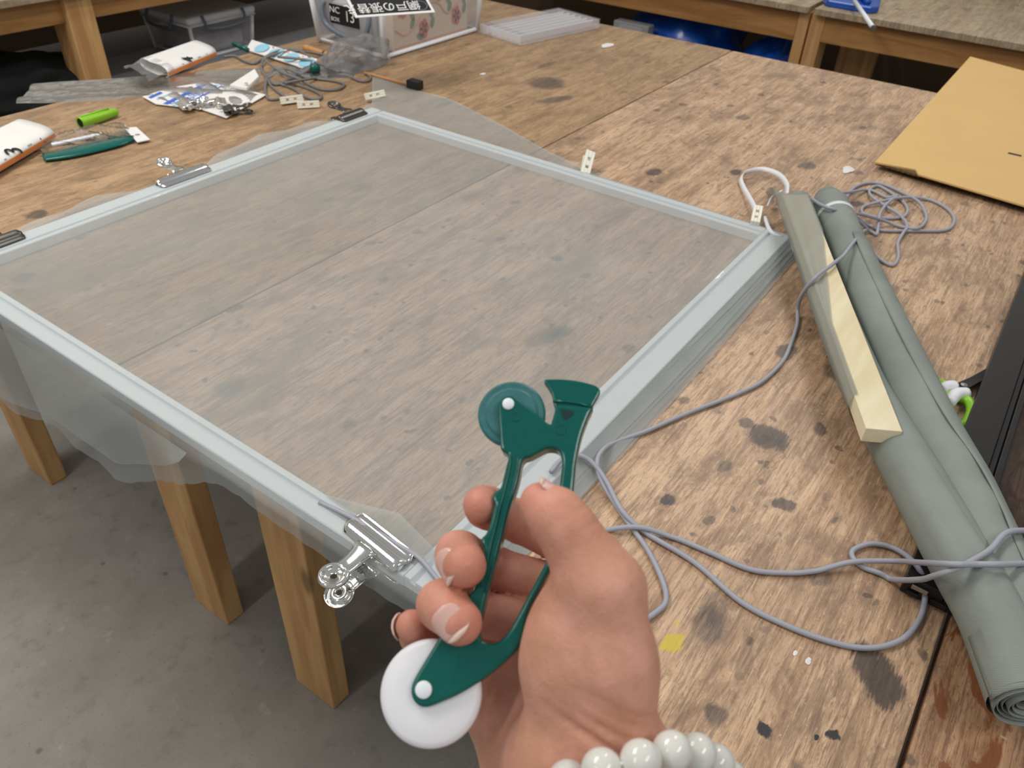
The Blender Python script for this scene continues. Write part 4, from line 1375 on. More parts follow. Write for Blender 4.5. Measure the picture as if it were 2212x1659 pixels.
# blue printed bag with clips
bgp = thing('printed_bag', T(440, 218, 0), 'blue and white printed sachet holding metal clips', 'package')
poly = [(308, 210), (337, 226), (434, 237), (489, 256), (535, 229), (575, 206), (486, 183), (440, 179), (367, 191)]
G().prism([T(x, y, .003) for x, y in poly], (0, 0, 0.0015)).build('backing_card', MAT['paper'], bgp)
for (a1, b1, a2, b2, m_) in (((352, 224), (362, 226), (452, 181), (440, 180), 'bluep'), ((372, 228), (376, 229), (474, 184), (470, 183), 'skyp'), ((392, 229), (397, 230), (482, 186), (478, 185), 'bluep'), ((320, 210), (326, 213), (352, 201), (346, 198), 'bluep'), ((338, 214), (341, 216), (369, 204), (366, 202), 'skyp')):
    G().prism([T(*a1, .0047), T(*b1, .0047), T(*a2, .0047), T(*b2, .0047)], (0, 0, 0.0004)).build('printed_stripe', MAT[m_], bgp)
rg = random.Random(4)
for i in range(14):
    u, v_ = i / 13, (i % 3) / 2
    px_, py_ = 372 + 85 * u + 10 * v_, 222 - 38 * u + 5 * v_
    c_ = T(px_, py_, .0049)
    G().lathe([(0.0040, 0), (0.0040, 0.0004), (0.0058, 0.0004), (0.0058, 0)], 12, Matrix.Translation(Vector(c_)) @ Matrix.Rotation(0.6, 4, 'Z') @ Matrix.Diagonal((1.5, 0.8, 1, 1)), closed=True).build('printed_glyph', MAT['bluep'], bgp)
film_sheet([(340, 222), (489, 252), (572, 206), (440, 183)], '', '', 8, 0.016, 18).build('clear_pouch', MAT['film'], bgp, smooth=True)
bulldog(T(405, 226, .012), (0.9, -0.3, 0), (0.35, 0.9, 0), 'steel clip inside the printed sachet, nearest the blue print', 'chrome', L=0.055, s=0.8, thin=True, group='clips in the sachet')
bulldog(T(470, 222, .012), (-0.8, 0.5, 0), (0.5, 0.8, 0), 'steel clip inside the printed sachet, in the middle', 'chrome', L=0.055, s=0.8, thin=True, group='clips in the sachet')
bulldog(T(500, 236, .012), (0.8, -0.5, 0), (0.5, 0.8, 0), 'steel clip inside the printed sachet, at its near corner', 'dark_steel', L=0.05, s=0.75, thin=True, group='clips in the sachet')

# green tool sachet
gs = thing('tool_sachet', T(200, 310, 0), 'clear sachet holding a dark green tool with white header', 'package')
G().prism([T(82, 338, .001), T(118, 341, .001), T(299, 309, .001), T(270, 279, .001)], (0, 0, 0.001)).build('backing_film', MAT['film'], gs)
pts = spline([T(92, 333, .010), T(140, 324, .012), T(200, 311, .012), T(250, 300, .011), T(274, 293, .008)], 6)
rad = [0.022 * (1 - 0.35 * abs(i / (len(pts) - 1) - 0.45)) for i in range(len(pts))]
g = G().tube(pts, rad, 14)
g.v = [(x, y, TZ + 0.0022 + max(0, z - TZ) * 0.22) for x, y, z in g.v]
g.build('green_tool', MAT['green'], gs, smooth=True)
G().prism([T(111, 313, .010), T(114, 317, .010), T(222, 294, .010), T(219, 290, .010)], (0, 0, 0.004)).build('white_strip', MAT['white'], gs, bevel=0.001)
G().prism([T(269, 278, .004), T(297, 309, .004), T(325, 303, .004), T(295, 276, .004)], (0, 0, 0.002)).build('header_card', MAT['paper'], gs, bevel=0.0005)
hq = T(297, 291, .0062)
G().lathe([(0.0001, 0), (0.0045, 0), (0.0045, 0.0005), (0.0001, 0.0005)], 14, Matrix.Translation(Vector(hq))).build('hang_hole', MAT['greyp'], gs)
film_sheet([(84, 338), (298, 308), (272, 280), (100, 318)], '', '', 12, 0.034, 18).build('film', MAT['film'], gs, smooth=True)

# lime pen cap: half-open tube
o = thing('pen_cap', T(210, 255, 0), 'lime green plastic cap lying beside the green tool sachet', 'cap')
a_, b_ = T(172, 266, .011), T(252, 241, .010)
tn = (b_ - a_) / np.linalg.norm(b_ - a_)
Mp = frame(a_, np.cross(tn, (0, 0, 1)), np.cross(np.cross(tn, (0, 0, 1)), tn))
Lp = float(np.linalg.norm(b_ - a_))
Mp = frame(a_, np.cross((0, 0, 1), tn), np.cross(tn, np.cross((0, 0, 1), tn)))
G().lathe([(0.0078, 0.002), (0.0105, 0.0), (0.0108, 0.004), (0.0098, Lp * 0.6), (0.0080, Lp * 0.97), (0.0060, Lp), (0.0001, Lp)], 18, Mp).build('cap_shell', MAT['lime'], o, smooth=True)
G().lathe([(0.0001, 0.0015), (0.0082, 0.0012)], 18, Mp).build('hollow_shade', MAT['darkcloth'], o)  # dark disc painting the shade inside the cap mouth
G().tube([a_ + np.array([0, 0, 0.0108]) + tn * 0.005, a_ + np.array([0, 0, 0.0102]) + tn * Lp * 0.8], 0.0022, 8).build('ridge', MAT['lime'], o, smooth=True)

# light blue blister card with green tool tip
lb = thing('blister_card', T(608, 122, 0), 'white card with light blue circles behind the dark cord coil', 'package')
qa, qb, qc, qd = T(532, 109, .004), T(672, 154, .004), T(686, 130, .014), T(544, 88, .016)
G().prism([qa, qb, qc, qd], (0, 0, 0.003)).build('card', MAT['paper'], lb, bevel=0.0008)
Ml = frame(qa, qb - qa, qd - qa)
LL, LW = np.linalg.norm(qb - qa), np.linalg.norm(qd - qa)
ztop = 0.0036
for i in range(4):
    c_ = (0.16 + 0.23 * i) * LL
    G().lathe([(0.0001, 0), (0.021, 0), (0.021, 0.0006), (0.0001, 0.0006)], 20, Ml @ Matrix.Translation((c_, LW * 0.45, ztop)) @ Matrix.Diagonal((1, min(1.0, LW * 0.40 / 0.021), 1, 1))).build('printed_circle', MAT['skyp'], lb)
    G().lathe([(0.0001, 0), (0.0025, 0), (0.0025, 0.0006), (0.0001, 0.0006)], 8, Ml @ Matrix.Translation((c_ + 0.11 * LL, LW * 0.78, ztop))).build('printed_dot', MAT['redp'], lb)
G().tube([T(505, 94, .010), T(535, 108, .008)], 0.006, 10).build('tool_tip', MAT['green'], lb, smooth=True)
G().tube([T(672, 147, .014), T(688, 148, .010)], 0.009, 10).build('tool_end', MAT['green'], lb, smooth=True)

# wooden handle, brush
o = thing('wooden_dowel', T(686, 110, 0), 'short turned wooden dowel in front of the clear tub', 'dowel')
a_, b_ = T(657, 102, .008), T(718, 121, .008)
tn = (b_ - a_) / np.linalg.norm(b_ - a_)
Lp = float(np.linalg.norm(b_ - a_))
Mp = frame(a_, np.cross((0, 0, 1), tn), np.cross(tn, np.cross((0, 0, 1), tn)))
G().lathe([(0.0001, 0), (0.0065, 0.001), (0.0078, 0.01), (0.007, Lp * 0.4), (0.0062, Lp * 0.66), (0.0060, Lp * 0.70)], 16, Mp).build('grip', MAT['tanwood'], o, smooth=True)
G().lathe([(0.0064, Lp * 0.70), (0.0066, Lp * 0.74)], 16, Mp).build('dark_ring', MAT['blackp'], o)
G().lathe([(0.0062, Lp * 0.74), (0.0078, Lp * 0.86), (0.0070, Lp * 0.98), (0.0001, Lp)], 16, Mp).build('knob', MAT['tanwood'], o, smooth=True)
o = thing('brush', T(850, 175, 0), 'thin wooden brush with a black head beyond the far corner', 'brush')
a_, b_ = T(787, 157, .006), T(884, 183, .006)
G().tube([a_, (a_ + b_) / 2, b_], [0.0028, 0.0036, 0.0042], 10).build('handle', MAT['tanwood'], o, smooth=True)
tn = (b_ - a_) / np.linalg.norm(b_ - a_)
Mh = frame(b_, tn, np.cross((0, 0, 1), tn))
G().box((0, -0.011, -0.005), (0.034, 0.011, 0.014), Mh).build('brush_head', MAT['blackp'], o, bevel=0.002)

# crumpled clear film bundle
o = lumps(T(776, 140, .001), (0.060, 0.030, 0.028), 21, sub=4, amp=0.55, flat=True).build('film_bundle', MAT['film2'], None, smooth=False)
tag(o, 'crumpled glinting clear film beside the clear tub corner', 'plastic film')
o = film_sheet([(560, 175), (760, 172), (800, 130), (700, 128)], '', '', 17, 0.03, 16, 'film2').build('plastic_film', MAT['film'], None, smooth=True)
tag(o, 'clear film tangled under the dark cord coil', 'plastic film')

# scraps
for (px_, py_, s_, lb_) in ((1312, 99, 0.010, 'white paper scrap on the table near the compartment case'), (1043, 160, 0.004, 'tiny pale scrap near the dark ink blot on the table'), (1832, 367, 0.007, 'white torn fluff near the cardboard corner'), (1718, 1411, 0.0014, 'tiny white paint chip left of the dark streak'), (1746, 1428, 0.0013, 'tiny white paint chip nearest the dark streak')):
    o = lumps(T(px_, py_, 0.0003), (s_, s_ * 0.55, s_ * 0.16), int(px_), sub=3, amp=0.9).build('paper_scrap', MAT['paper'], None, smooth=False)
    tag(o, lb_, 'scrap')

# ------------------------------------------------------------------ screen roller tool held in the hand
xh, yh = np.array([1., 0, 0]), np.array([0, 1., 0])
tp0 = camv(1085, 1170, 0.300)
tn_ = -tp0 / np.linalg.norm(tp0) + 0.17 * (-0.6 * xh + 0.8 * yh)
tn_ /= np.linalg.norm(tn_)
tax = xh - tn_ * (xh @ tn_)
tax /= np.linalg.norm(tax)
tay = np.cross(tn_, tax)


def tool2d(px, py):
    d = camv(px, py, 1.0)
    p = d * ((tp0 @ tn_) / (d @ tn_))
    return np.array([(p - tp0) @ tax, (p - tp0) @ tay])


Rw = R                                      # hand space to world
tool_o = c2w(tp0)
MT = Matrix([list((Rw @ tax)) + [0], list((Rw @ tay)) + [0], list((Rw @ tn_)) + [0], [0, 0, 0, 1]]).transposed()
MT.translation = Vector(tool_o)
tool = thing('screen_roller', tool_o, 'dark green screen roller tool with teal and white wheels held in the hand', 'tool')


def Z1(l):
    return [(800 + x / 3.16, 780 + y / 3.16) for x, y in l]


def Z2(l):
    return [(780 + x / 3.16, 1134 + y / 3.16) for x, y in l]


outer = (Z1([(868, 330), (872, 285), (892, 252), (930, 235), (972, 235), (1005, 255), (1110, 338), (1218, 424), (1240, 398), (1256, 345), (1270, 300), (1330, 300), (1420, 306), (1510, 318), (1492, 372), (1462, 450), (1440, 520), (1420, 610), (1402, 720), (1392, 830), (1378, 930), (1340, 1080), (1290, 1200)])
         + Z2([(1318, 250), (1262, 360), (1200, 470), (1148, 570), (1118, 670), (1100, 770), (1062, 850), (990, 925), (890, 1010), (780, 1090), (650, 1165), (540, 1212), (470, 1240), (415, 1243), (368, 1215), (342, 1165), (340, 1110), (362, 1050), (420, 950), (510, 800), (580, 680), (650, 570)])
         + Z1([(700, 1560), (735, 1450), (768, 1340), (775, 1280), (757, 1240), (760, 1205), (785, 1180), (812, 1120), (838, 1010), (848, 975), (836, 950), (836, 915), (860, 885), (888, 860), (905, 800), (925, 720), (940, 645), (902, 612), (886, 580), (878, 480)]))
hole = (Z1([(1040, 680), (1095, 652), (1150, 622), (1195, 600), (1235, 594), (1275, 604), (1300, 635), (1308, 690), (1302, 760), (1292, 850), (1284, 930), (1265, 1040), (1240, 1150)])
        + Z2([(1282, 150), (1262, 245), (1200, 370), (1130, 500), (1065, 625), (1005, 725), (945, 790), (885, 808), (830, 792), (800, 740), (806, 680), (830, 590)])
        + Z1([(815, 1515), (860, 1360), (900, 1205), (950, 1010), (985, 900), (1012, 810)]))
blade = Z1([(1270, 312), (1245, 252), (1236, 212), (1210, 165), (1186, 132), (1190, 112), (1215, 107), (1320, 108), (1430, 122), (1535, 150), (1566, 178), (1568, 200), (1548, 240), (1522, 285), (1508, 330), (1390, 320)])


def flat_curve(loops_, half, bev, zc, name, mat, smooth_pts=True, res=2):
    cu = bpy.data.curves.new(name, 'CURVE')
    cu.dimensions = '2D'
    cu.fill_mode = 'BOTH'
    cu.extrude = half - bev
    cu.bevel_depth = bev
    cu.bevel_resolution = res
    cu.offset = -bev
    for l in loops_:
        P = [tool2d(*p) for p in l]
        P = [np.array([p[0], p[1], 0]) for p in P]
        if smooth_pts: P = spline(P, 4, closed=True)
        s_ = cu.splines.new('POLY')
        s_.points.add(len(P) - 1)
        for q, p in zip(s_.points, P): q.co = (p[0], p[1], 0, 1)
        s_.use_cyclic_u = True
    ob = bpy.data.objects.new('tmp', cu)
    COL.objects.link(ob)
    bpy.context.view_layer.update()
    me = bpy.data.meshes.new_from_object(ob.evaluated_get(bpy.context.evaluated_depsgraph_get()))
    bpy.data.objects.remove(ob)
    MM = Matrix(MT)
    g = G()
    g.add([MM @ (v.co + Vector((0, 0, zc))) for v in me.vertices], [tuple(p.vertices) for p in me.polygons])
    return g


hd = flat_curve([outer, hole], 0.0048, 0.0013, -0.0048, 'handle', 'green').build('handle', MAT['green'], tool, merge=True)
# slots for the wheels
wc1, wr1 = tool2d(1103, 887), 0.0140
wc2, wr2 = tool2d(925, 1498), 0.0191
for (c_, r_, rv) in ((wc1, wr1, tool2d(1098, 873)), (wc2, wr2, tool2d(915, 1490))):
    cut = G().lathe([(0.0001, -0.0083), (r_ + 0.0008, -0.0083), (r_ + 0.0008, -0.0026), (0.0001, -0.0026)], 48, MT @ Matrix.Translation((c_[0], c_[1], 0))).build('cut', MAT['green'], tool, merge=True)
    bo = hd.modifiers.new('slot', 'BOOLEAN')
    bo.object = cut
    bo.operation = 'DIFFERENCE'
    bo.solver = 'EXACT'
    bpy.context.view_layer.update()
    me = bpy.data.meshes.new_from_object(hd.evaluated_get(bpy.context.evaluated_depsgraph_get()))
    print('slot', len(hd.data.polygons), len(me.polygons))
    hd.modifiers.clear()
    if len(me.polygons) > 50:
        hd.data = me
    bpy.data.objects.remove(cut)
flat_curve([blade], 0.0024, 0.0008, -0.0050, 'blade', 'green').build('tucking_blade', MAT['green'], tool, merge=True)
ed = [tool2d(*p) for p in Z1([(1245, 262), (1330, 264), (1420, 276), (1512, 302)])]
G().tube([MT @ Vector((p[0], p[1], -0.0024)) for p in ed], 0.0007, 6).build('blade_ridge', MAT['green'], tool, smooth=True)
# recess shade painted as a dark patch; moulding marks on the head
wpts = [tool2d(*p) for p in Z1([(1296, 326), (1390, 342), (1388, 362), (1338, 402), (1316, 392)])]
g = G().prism([MT @ Vector((p[0], p[1], -0.0004)) for p in wpts], tuple(Rw @ tn_ * 0.0006))
g.build('recess_shade_mark', MAT['green_shaded'], tool)
for (cx_, cy_, r_) in ((1296, 468, 0.0020), (990, 380, 0.0016)):
    c_ = tool2d(*Z1([(cx_, cy_)])[0])
    G().lathe([(r_, -0.0001), (r_ + 0.0002, 0.0003), (r_ + 0.0004, -0.0001)], 20, MT @ Matrix.Translation((c_[0], c_[1], 0))).build('mould_mark', MAT['green'], tool, smooth=True)
# raised side ribs along the arms
for l in (Z1([(955, 640), (950, 720), (925, 840), (895, 960), (862, 1100), (828, 1230), (795, 1380), (755, 1540)]), Z1([(1010, 660), (985, 800), (945, 960), (905, 1120), (868, 1270), (830, 1420), (785, 1580)])):
    P = [tool2d(*p) for p in l]
    G().tube(spline([MT @ Vector((p[0], p[1], 0.0000)) for p in P], 5), 0.0006, 6).build('rib', MAT['green'], tool, smooth=True)
# faint raised mould strokes on the lower body
for i in range(7):
    a_, b_ = tool2d(*Z2([(655 - 5 * i, 905 + 27 * i)])[0]), tool2d(*Z2([(682 - 5 * i, 898 + 27 * i)])[0])
    G().tube([MT @ Vector((p[0], p[1], 0.0)) for p in (a_, b_)], 0.0002, 5).build('mould_stroke', MAT['green'], tool)
# wheels
zw = -0.00545
g = G().lathe([(0.0008, -0.0020), (wr1 * 0.72, -0.0020), (wr1 * 0.80, -0.0012), (wr1 * 0.93, -0.0014), (wr1, -0.0006), (wr1, 0.0006), (wr1 * 0.93, 0.0014), (wr1 * 0.80, 0.0012), (wr1 * 0.72, 0.0021), (wr1 * 0.30, 0.0021), (0.0008, 0.0021)], 56, MT @ Matrix.Translation((wc1[0], wc1[1], zw)))
g.build('wheel', MAT['teal'], tool, smooth=False, bevel=0.0)['label'] = 'worn teal wheel'
g = G().lathe([(0.0008, -0.0022), (wr2 * 0.85, -0.0022), (wr2 * 0.97, -0.0012), (wr2, 0.0), (wr2 * 0.97, 0.0012), (wr2 * 0.88, 0.0021), (wr2 * 0.55, 0.0024), (0.0008, 0.0024)], 64, MT @ Matrix.Translation((wc2[0], wc2[1], zw)))
g.build('wheel', MAT['white'], tool, smooth=True)['label'] = 'smooth white wheel'
for (px_, py_, r_) in ((1098, 872.5, 0.0025), (915, 1490, 0.0032)):
    c_ = tool2d(px_, py_)
    G().lathe([(0.0001, 0.0007), (r_ * 0.86, 0.0007), (r_ * 0.97, 0.0004), (r_, -0.0002), (r_, -0.0010)], 24, MT @ Matrix.Translation((c_[0], c_[1], 0))).build('rivet', MAT['steel'] if False else MAT['alu'], tool, smooth=True)


# ------------------------------------------------------------------ the hand: one implicit surface turned into one mesh
def smin(a, b, k_):
    h = np.clip(0.5 + 0.5 * (b - a) / k_, 0, 1)
    return b + (a - b) * h - k_ * h * (1 - h)


VOX = 0.00115


class Field:
    def __init__(s, lo, hi):
        s.lo = lo
        s.n = np.ceil((hi - lo) / VOX).astype(int) + 1
        s.ax = [lo[i] + VOX * np.arange(s.n[i]) for i in range(3)]

    def new(s):
        return np.full(s.n, 0.05, np.float32)

    def sub(s, lo, hi):
        sl = []
        for i in range(3):
            a = max(0, int((lo[i] - s.lo[i]) / VOX) - 1)
            b = min(s.n[i], int((hi[i] - s.lo[i]) / VOX) + 2)
            if b <= a: return None, None
            sl.append(slice(a, b))
        X = np.stack(np.meshgrid(*[s.ax[i][sl[i]] for i in range(3)], indexing='ij'), -1).astype(np.float32)
        return tuple(sl), X

    def cone(s, F, a, ra, b, rb, k_):
        """tapered capsule, smoothly joined into F"""
        a, b = np.array(a, np.float32), np.array(b, np.float32)
        m = max(ra, rb) + 0.012
        sl, X = s.sub(np.minimum(a, b) - m, np.maximum(a, b) + m)
        if sl is None: return
        ab = b - a
        t_ = np.clip(((X - a) @ ab) / (ab @ ab + 1e-12), 0, 1)
        d = np.linalg.norm(X - a - t_[..., None] * ab, axis=-1) - (ra + (rb - ra) * t_)
        F[sl] = smin(F[sl], d, k_)

    def ell(s, F, c, r, axes, k_):
        c = np.array(c, np.float32)
        m = max(r) + 0.012
        sl, X = s.sub(c - m, c + m)
        if sl is None: return
        q = (X - c) @ np.array(axes, np.float32).T
        r = np.array(r, np.float32)
        k0 = np.linalg.norm(q / r, axis=-1)
        k1 = np.linalg.norm(q / (r * r), axis=-1) + 1e-9
        d = k0 * (k0 - 1) / k1
        F[sl] = smin(F[sl], d, k_)

    def groove(s, F, c, n, width, depth, rad):
        """a shallow crease: surface sinks near the plane through c with normal n"""
        c = np.array(c, np.float32)
        n = np.array(n, np.float32)
        n = n / np.linalg.norm(n)
        sl, X = s.sub(c - rad, c + rad)
        if sl is None: return
        q = X - c
        d = q @ n
        fall = np.clip(1 - (np.linalg.norm(q, axis=-1) / rad) ** 2, 0, 1)
        F[sl] += depth * np.exp(-(d / width) ** 2) * fall


def surface_nets(F, lo):
    nx, ny, nz_ = F.shape
    ins = F < 0
    cnt = np.zeros((nx - 1, ny - 1, nz_ - 1), np.int8)
    for dx in (0, 1):
        for dy in (0, 1):
            for dz in (0, 1):
                cnt += ins[dx:nx - 1 + dx, dy:ny - 1 + dy, dz:nz_ - 1 + dz]
    act = (cnt > 0) & (cnt < 8)
    idx = np.argwhere(act)
    cid = np.full(act.shape, -1, np.int64)
    cid[act] = np.arange(len(idx))
    acc = np.zeros((len(idx), 3))
    num = np.zeros(len(idx))
    cs = [(a, b, c) for a in (0, 1) for b in (0, 1) for c in (0, 1)]
    for i, p in enumerate(cs):
        for q in cs[i + 1:]:
            if sum(abs(p[k_] - q[k_]) for k_ in range(3)) != 1: continue
            f0 = F[idx[:, 0] + p[0], idx[:, 1] + p[1], idx[:, 2] + p[2]].astype(float)
            f1 = F[idx[:, 0] + q[0], idx[:, 1] + q[1], idx[:, 2] + q[2]].astype(float)
            cr = (f0 < 0) != (f1 < 0)
            t_ = np.where(cr, f0 / np.where(cr, f0 - f1, 1), 0)
            pt = np.array(p) + t_[:, None] * (np.array(q) - np.array(p))
            acc += np.where(cr[:, None], pt, 0)
            num += cr
    V = (acc / num[:, None] + idx) * VOX + lo
    faces = []
    for ax_ in range(3):
        o1, o2 = [(1, 2), (2, 0), (0, 1)][ax_]
        sl0 = [slice(None)] * 3
        sl1 = [slice(None)] * 3
        sl0[ax_] = slice(0, -1)
        sl1[ax_] = slice(1, None)
        ch = ins[tuple(sl0)] != ins[tuple(sl1)]
        e_ = np.argwhere(ch)
        lim = np.array(act.shape)
        ok = (e_[:, o1] > 0) & (e_[:, o2] > 0) & (e_[:, o1] < lim[o1]) & (e_[:, o2] < lim[o2])
        e_ = e_[ok]
        d1 = np.zeros(3, int)
        d1[o1] = 1
        d2 = np.zeros(3, int)
        d2[o2] = 1
        g_ = lambda q: cid[q[:, 0], q[:, 1], q[:, 2]]
        quad = np.stack([g_(e_ - d1 - d2), g_(e_ - d2), g_(e_), g_(e_ - d1)], 1)
        flip = ~ins[e_[:, 0], e_[:, 1], e_[:, 2]]
        quad[flip] = quad[flip][:, ::-1]
        faces.append(quad)
    return V, np.concatenate(faces)


def J(px, py, d, r):
    return camv(px, py, d), r / 1000.0


FING = dict(
    index=[J(1290, 1205, .335, 10.2), J(1115, 1124, .352, 9.2), J(1052, 1096, .332, 8.8), J(1042, 1091, .314, 7.9)],
    middle=[J(1285, 1294, .343, 10.2), J(1062, 1226, .342, 9.3), J(992, 1198, .312, 9.2), J(1003, 1222, .292, 8.4)],
    ring=[J(1255, 1370, .342, 10.6), J(1018, 1322, .328, 9.4), J(955, 1306, .296, 9.2), J(993, 1345, .286, 8.4)],
    little=[J(1220, 1440, .334, 9.6), J(985, 1400, .340, 8.0), J(905, 1374, .320, 7.3), J(890, 1352, .304, 6.4)],
    thumb=[J(1305, 1262, .274, 12.6), J(1233, 1146, .277, 9.7), J(1202, 1110, .280, 9.2), J(1167, 1086, .284, 7.6)],
)
lo = np.array([-0.060, -0.345, -0.390])
hi = np.array([0.090, -0.025, -0.120])
FD = Field(lo, hi)
palm = FD.new()
kp = 0.011
wr_u, wr_r, wr_c = J(1146, 1645, .306, 14.5), J(1346, 1625, .276, 12.5), J(1232, 1650, .288, 18)
for nm, k2 in (('index', 12.0), ('middle', 12.5), ('ring', 12.0), ('little', 11.0)):
    c_, r_ = FING[nm][0]
    FD.cone(palm, c_, r_, wr_c[0], 0.016, kp)
# thumb metacarpal and the two palm pads
FD.cone(palm, *J(1312, 1285, .272, 12.4), *J(1328, 1440, .271, 12.8), kp)
FD.cone(palm, *J(1328, 1440, .271, 12.8), *wr_r, kp)
FD.cone(palm, *J(1268, 1262, .280, 10.0), *J(1252, 1315, .285, 11.6), kp)
FD.cone(palm, *J(1252, 1315, .285, 11.6), *J(1236, 1370, .286, 14.0), kp)
FD.cone(palm, *J(1236, 1370, .286, 14.0), *J(1226, 1440, .284, 15.2), kp)
FD.cone(palm, *J(1228, 1440, .284, 15.0), *J(1232, 1570, .284, 14.5), kp)
FD.cone(palm, *J(1292, 1380, .281, 14.5), *J(1300, 1560, .278, 14.0), kp)
FD.cone(palm, *J(1175, 1440, .322, 13.0), *J(1096, 1545, .316, 14.0), kp)
FD.cone(palm, *J(1096, 1545, .316, 14.0), *wr_u, kp)
FD.cone(palm, *wr_u, *wr_c, kp)
FD.cone(palm, *wr_c, *wr_r, kp)
# forearm running back towards the viewer's side
fa = [np.array([-0.006, -0.205, -0.262]), np.array([0.020, -0.205, -0.245]), np.array([0.042, -0.20, -0.232])]
fb = [np.array([0.006, -0.320, -0.190]), np.array([0.030, -0.320, -0.180]), np.array([0.052, -0.315, -0.170])]
for a_, b_, w_, r_ in zip(fa, fb, (wr_u, wr_c, wr_r), (16, 20, 16)):
    FD.cone(palm, w_[0], w_[1], a_, r_ / 1000, kp)
    FD.cone(palm, a_, r_ / 1000, b_, (r_ + 5) / 1000, kp)
# wrist creases and palm fold
wa = (fa[1] - wr_c[0]) / np.linalg.norm(fa[1] - wr_c[0])
for (px_, py_, dp, tl_) in ((1380, 1540, .0010, 0.5), (1390, 1568, .0014, 0.55), (1375, 1598, .0014, 0.6), (1345, 1622, .0013, 0.6), (1300, 1600, .0009, .6)):
    FD.groove(palm, camv(px_, py_, .264), np.array([0.45, 0.88, 0.1]), 0.0014, dp, 0.026)
FD.groove(palm, camv(1262, 1310, .272), (0.75, 0.2, -0.3), 0.0018, .0016, 0.016)
hand_f = palm.copy()
for nm, ch in FING.items():
    F = FD.new()
    for (a_, ra), (b_, rb) in zip(ch[:-1], ch[1:]):
        FD.cone(F, a_, ra, b_, rb, 0.0035)
    if nm == 'thumb':
        FD.cone(F, *J(1192, 1120, .283, 8.0), *J(1222, 1172, .281, 8.6), 0.005)
    t_tip = ch[-1][0] - ch[-2][0]
    t_tip = t_tip / np.linalg.norm(t_tip)
    for q in (1, 2):                           # creases at the joints
        t_ = ch[q + 1][0] - ch[q - 1][0] if q + 1 < len(ch) else ch[q][0] - ch[q - 1][0]
        if nm == 'thumb':
            if q == 1:
                for dq in (-0.0032, 0.0, 0.0030):
                    FD.groove(F, ch[1][0] + t_ / np.linalg.norm(t_) * dq + np.array([0.004, 0.005, 0.004]), t_ + np.array([0.003 * dq, 0, 0]), 0.0008, 0.0007, 0.012)
            continue
        FD.groove(F, ch[q][0], t_, 0.0010, 0.0007, ch[q][1] * 2.0)
    C = smin(palm, F, 0.006 if nm != 'thumb' else 0.009)
    hand_f = np.minimum(hand_f, C)
V, Fc = surface_nets(hand_f, lo)
print('hand mesh', len(V), len(Fc))
# two light smoothing passes on the voxel steps
nb = np.zeros((len(V), 3))
e_ = np.concatenate([Fc[:, [0, 1]], Fc[:, [1, 2]], Fc[:, [2, 3]], Fc[:, [3, 0]]])
for it in range(3):
    acc = np.zeros_like(V)
    ct_ = np.zeros(len(V))
    np.add.at(acc, e_[:, 0], V[e_[:, 1]])
    np.add.at(ct_, e_[:, 0], 1)
    np.add.at(acc, e_[:, 1], V[e_[:, 0]])
    np.add.at(ct_, e_[:, 1], 1)
    V = V + 0.5 * (acc / ct_[:, None] - V)
# skin: redder fingertips and knuckles
red = np.zeros(len(V))
for nm, ch in FING.items():
    for (c_, r_), a_ in zip(ch[1:], (0.45, 0.5, 0.9)):
        red = np.maximum(red, a_ * np.exp(-(np.linalg.norm(V - c_, axis=1) / (r_ * 1.5)) ** 2 * 1.1))
person = thing('person', c2w(wr_c[0]), 'right hand and forearm reaching in from below, gripping the green roller tool', 'person')
me = bpy.data.meshes.new('hand')
VW = c2w(V) - wloc(person)
me.from_pydata([tuple(p) for p in VW], [], [tuple(int(i) for i in f) for f in Fc])
at = me.attributes.new('redness', 'FLOAT', 'POINT')
at.data.foreach_set('value', red.astype(np.float32))
for p in me.polygons: p.use_smooth = True

k = NT('skin')
oc = k.objc()
at_ = k.n('ShaderNodeAttribute', attribute_name='redness')
n1 = k.noise(oc, 55, 4, 0.55)
n2 = k.noise(oc, 230, 3, 0.6)
c_ = k.mix(k.step(n1, 0.30, 0.72), srgb(200, 146, 120), srgb(226, 166, 146))
c_ = k.mix(k.math('MULTIPLY', at_.outputs['Fac'], 0.75), c_, srgb(206, 124, 106))
c_ = k.mix(k.math('MULTIPLY', k.step(n2, 0.55, 0.75), 0.22), c_, srgb(196, 130, 108))
k.set(Base_Color=c_, Roughness=0.50)
k.b.inputs['Specular IOR Level'].default_value = 0.36
k.b.inputs['Subsurface Weight'].default_value = 0.22
k.b.inputs['Subsurface Radius'].default_value = (0.0040, 0.0016, 0.0010)
k.b.inputs['Subsurface Scale'].default_value = 1.0
ln_ = k.vor(k.mapping(oc, rot=(0.4, 0.2, 0.7), sc=(1, 1, 1)), 620)
n3 = k.noise(k.mapping(oc, rot=(0.3, 0.5, 0.9), sc=(60, 420, 420)), 1.0, 4, 0.6, 0.6)
k.bump(k.math('ADD', k.math('ADD', k.math('MULTIPLY', n2, 0.5), k.math('MULTIPLY', n3, 1.2)), k.math('MULTIPLY', ln_, 0.5)), 0.30, 0.0006)
MAT['skin'] = k.m
MAT['nail_tip'] = simple('nail_tip', srgb(236, 206, 190), 0.3, var=0.03)
MAT['nail'] = simple('fingernail', srgb(230, 184, 172), 0.25, spec=0.5, var=0.04, sss=0.15)
me.materials.append(MAT['skin'])
ho = bpy.data.objects.new('hand', me)
COL.objects.link(ho)
ho.parent = person


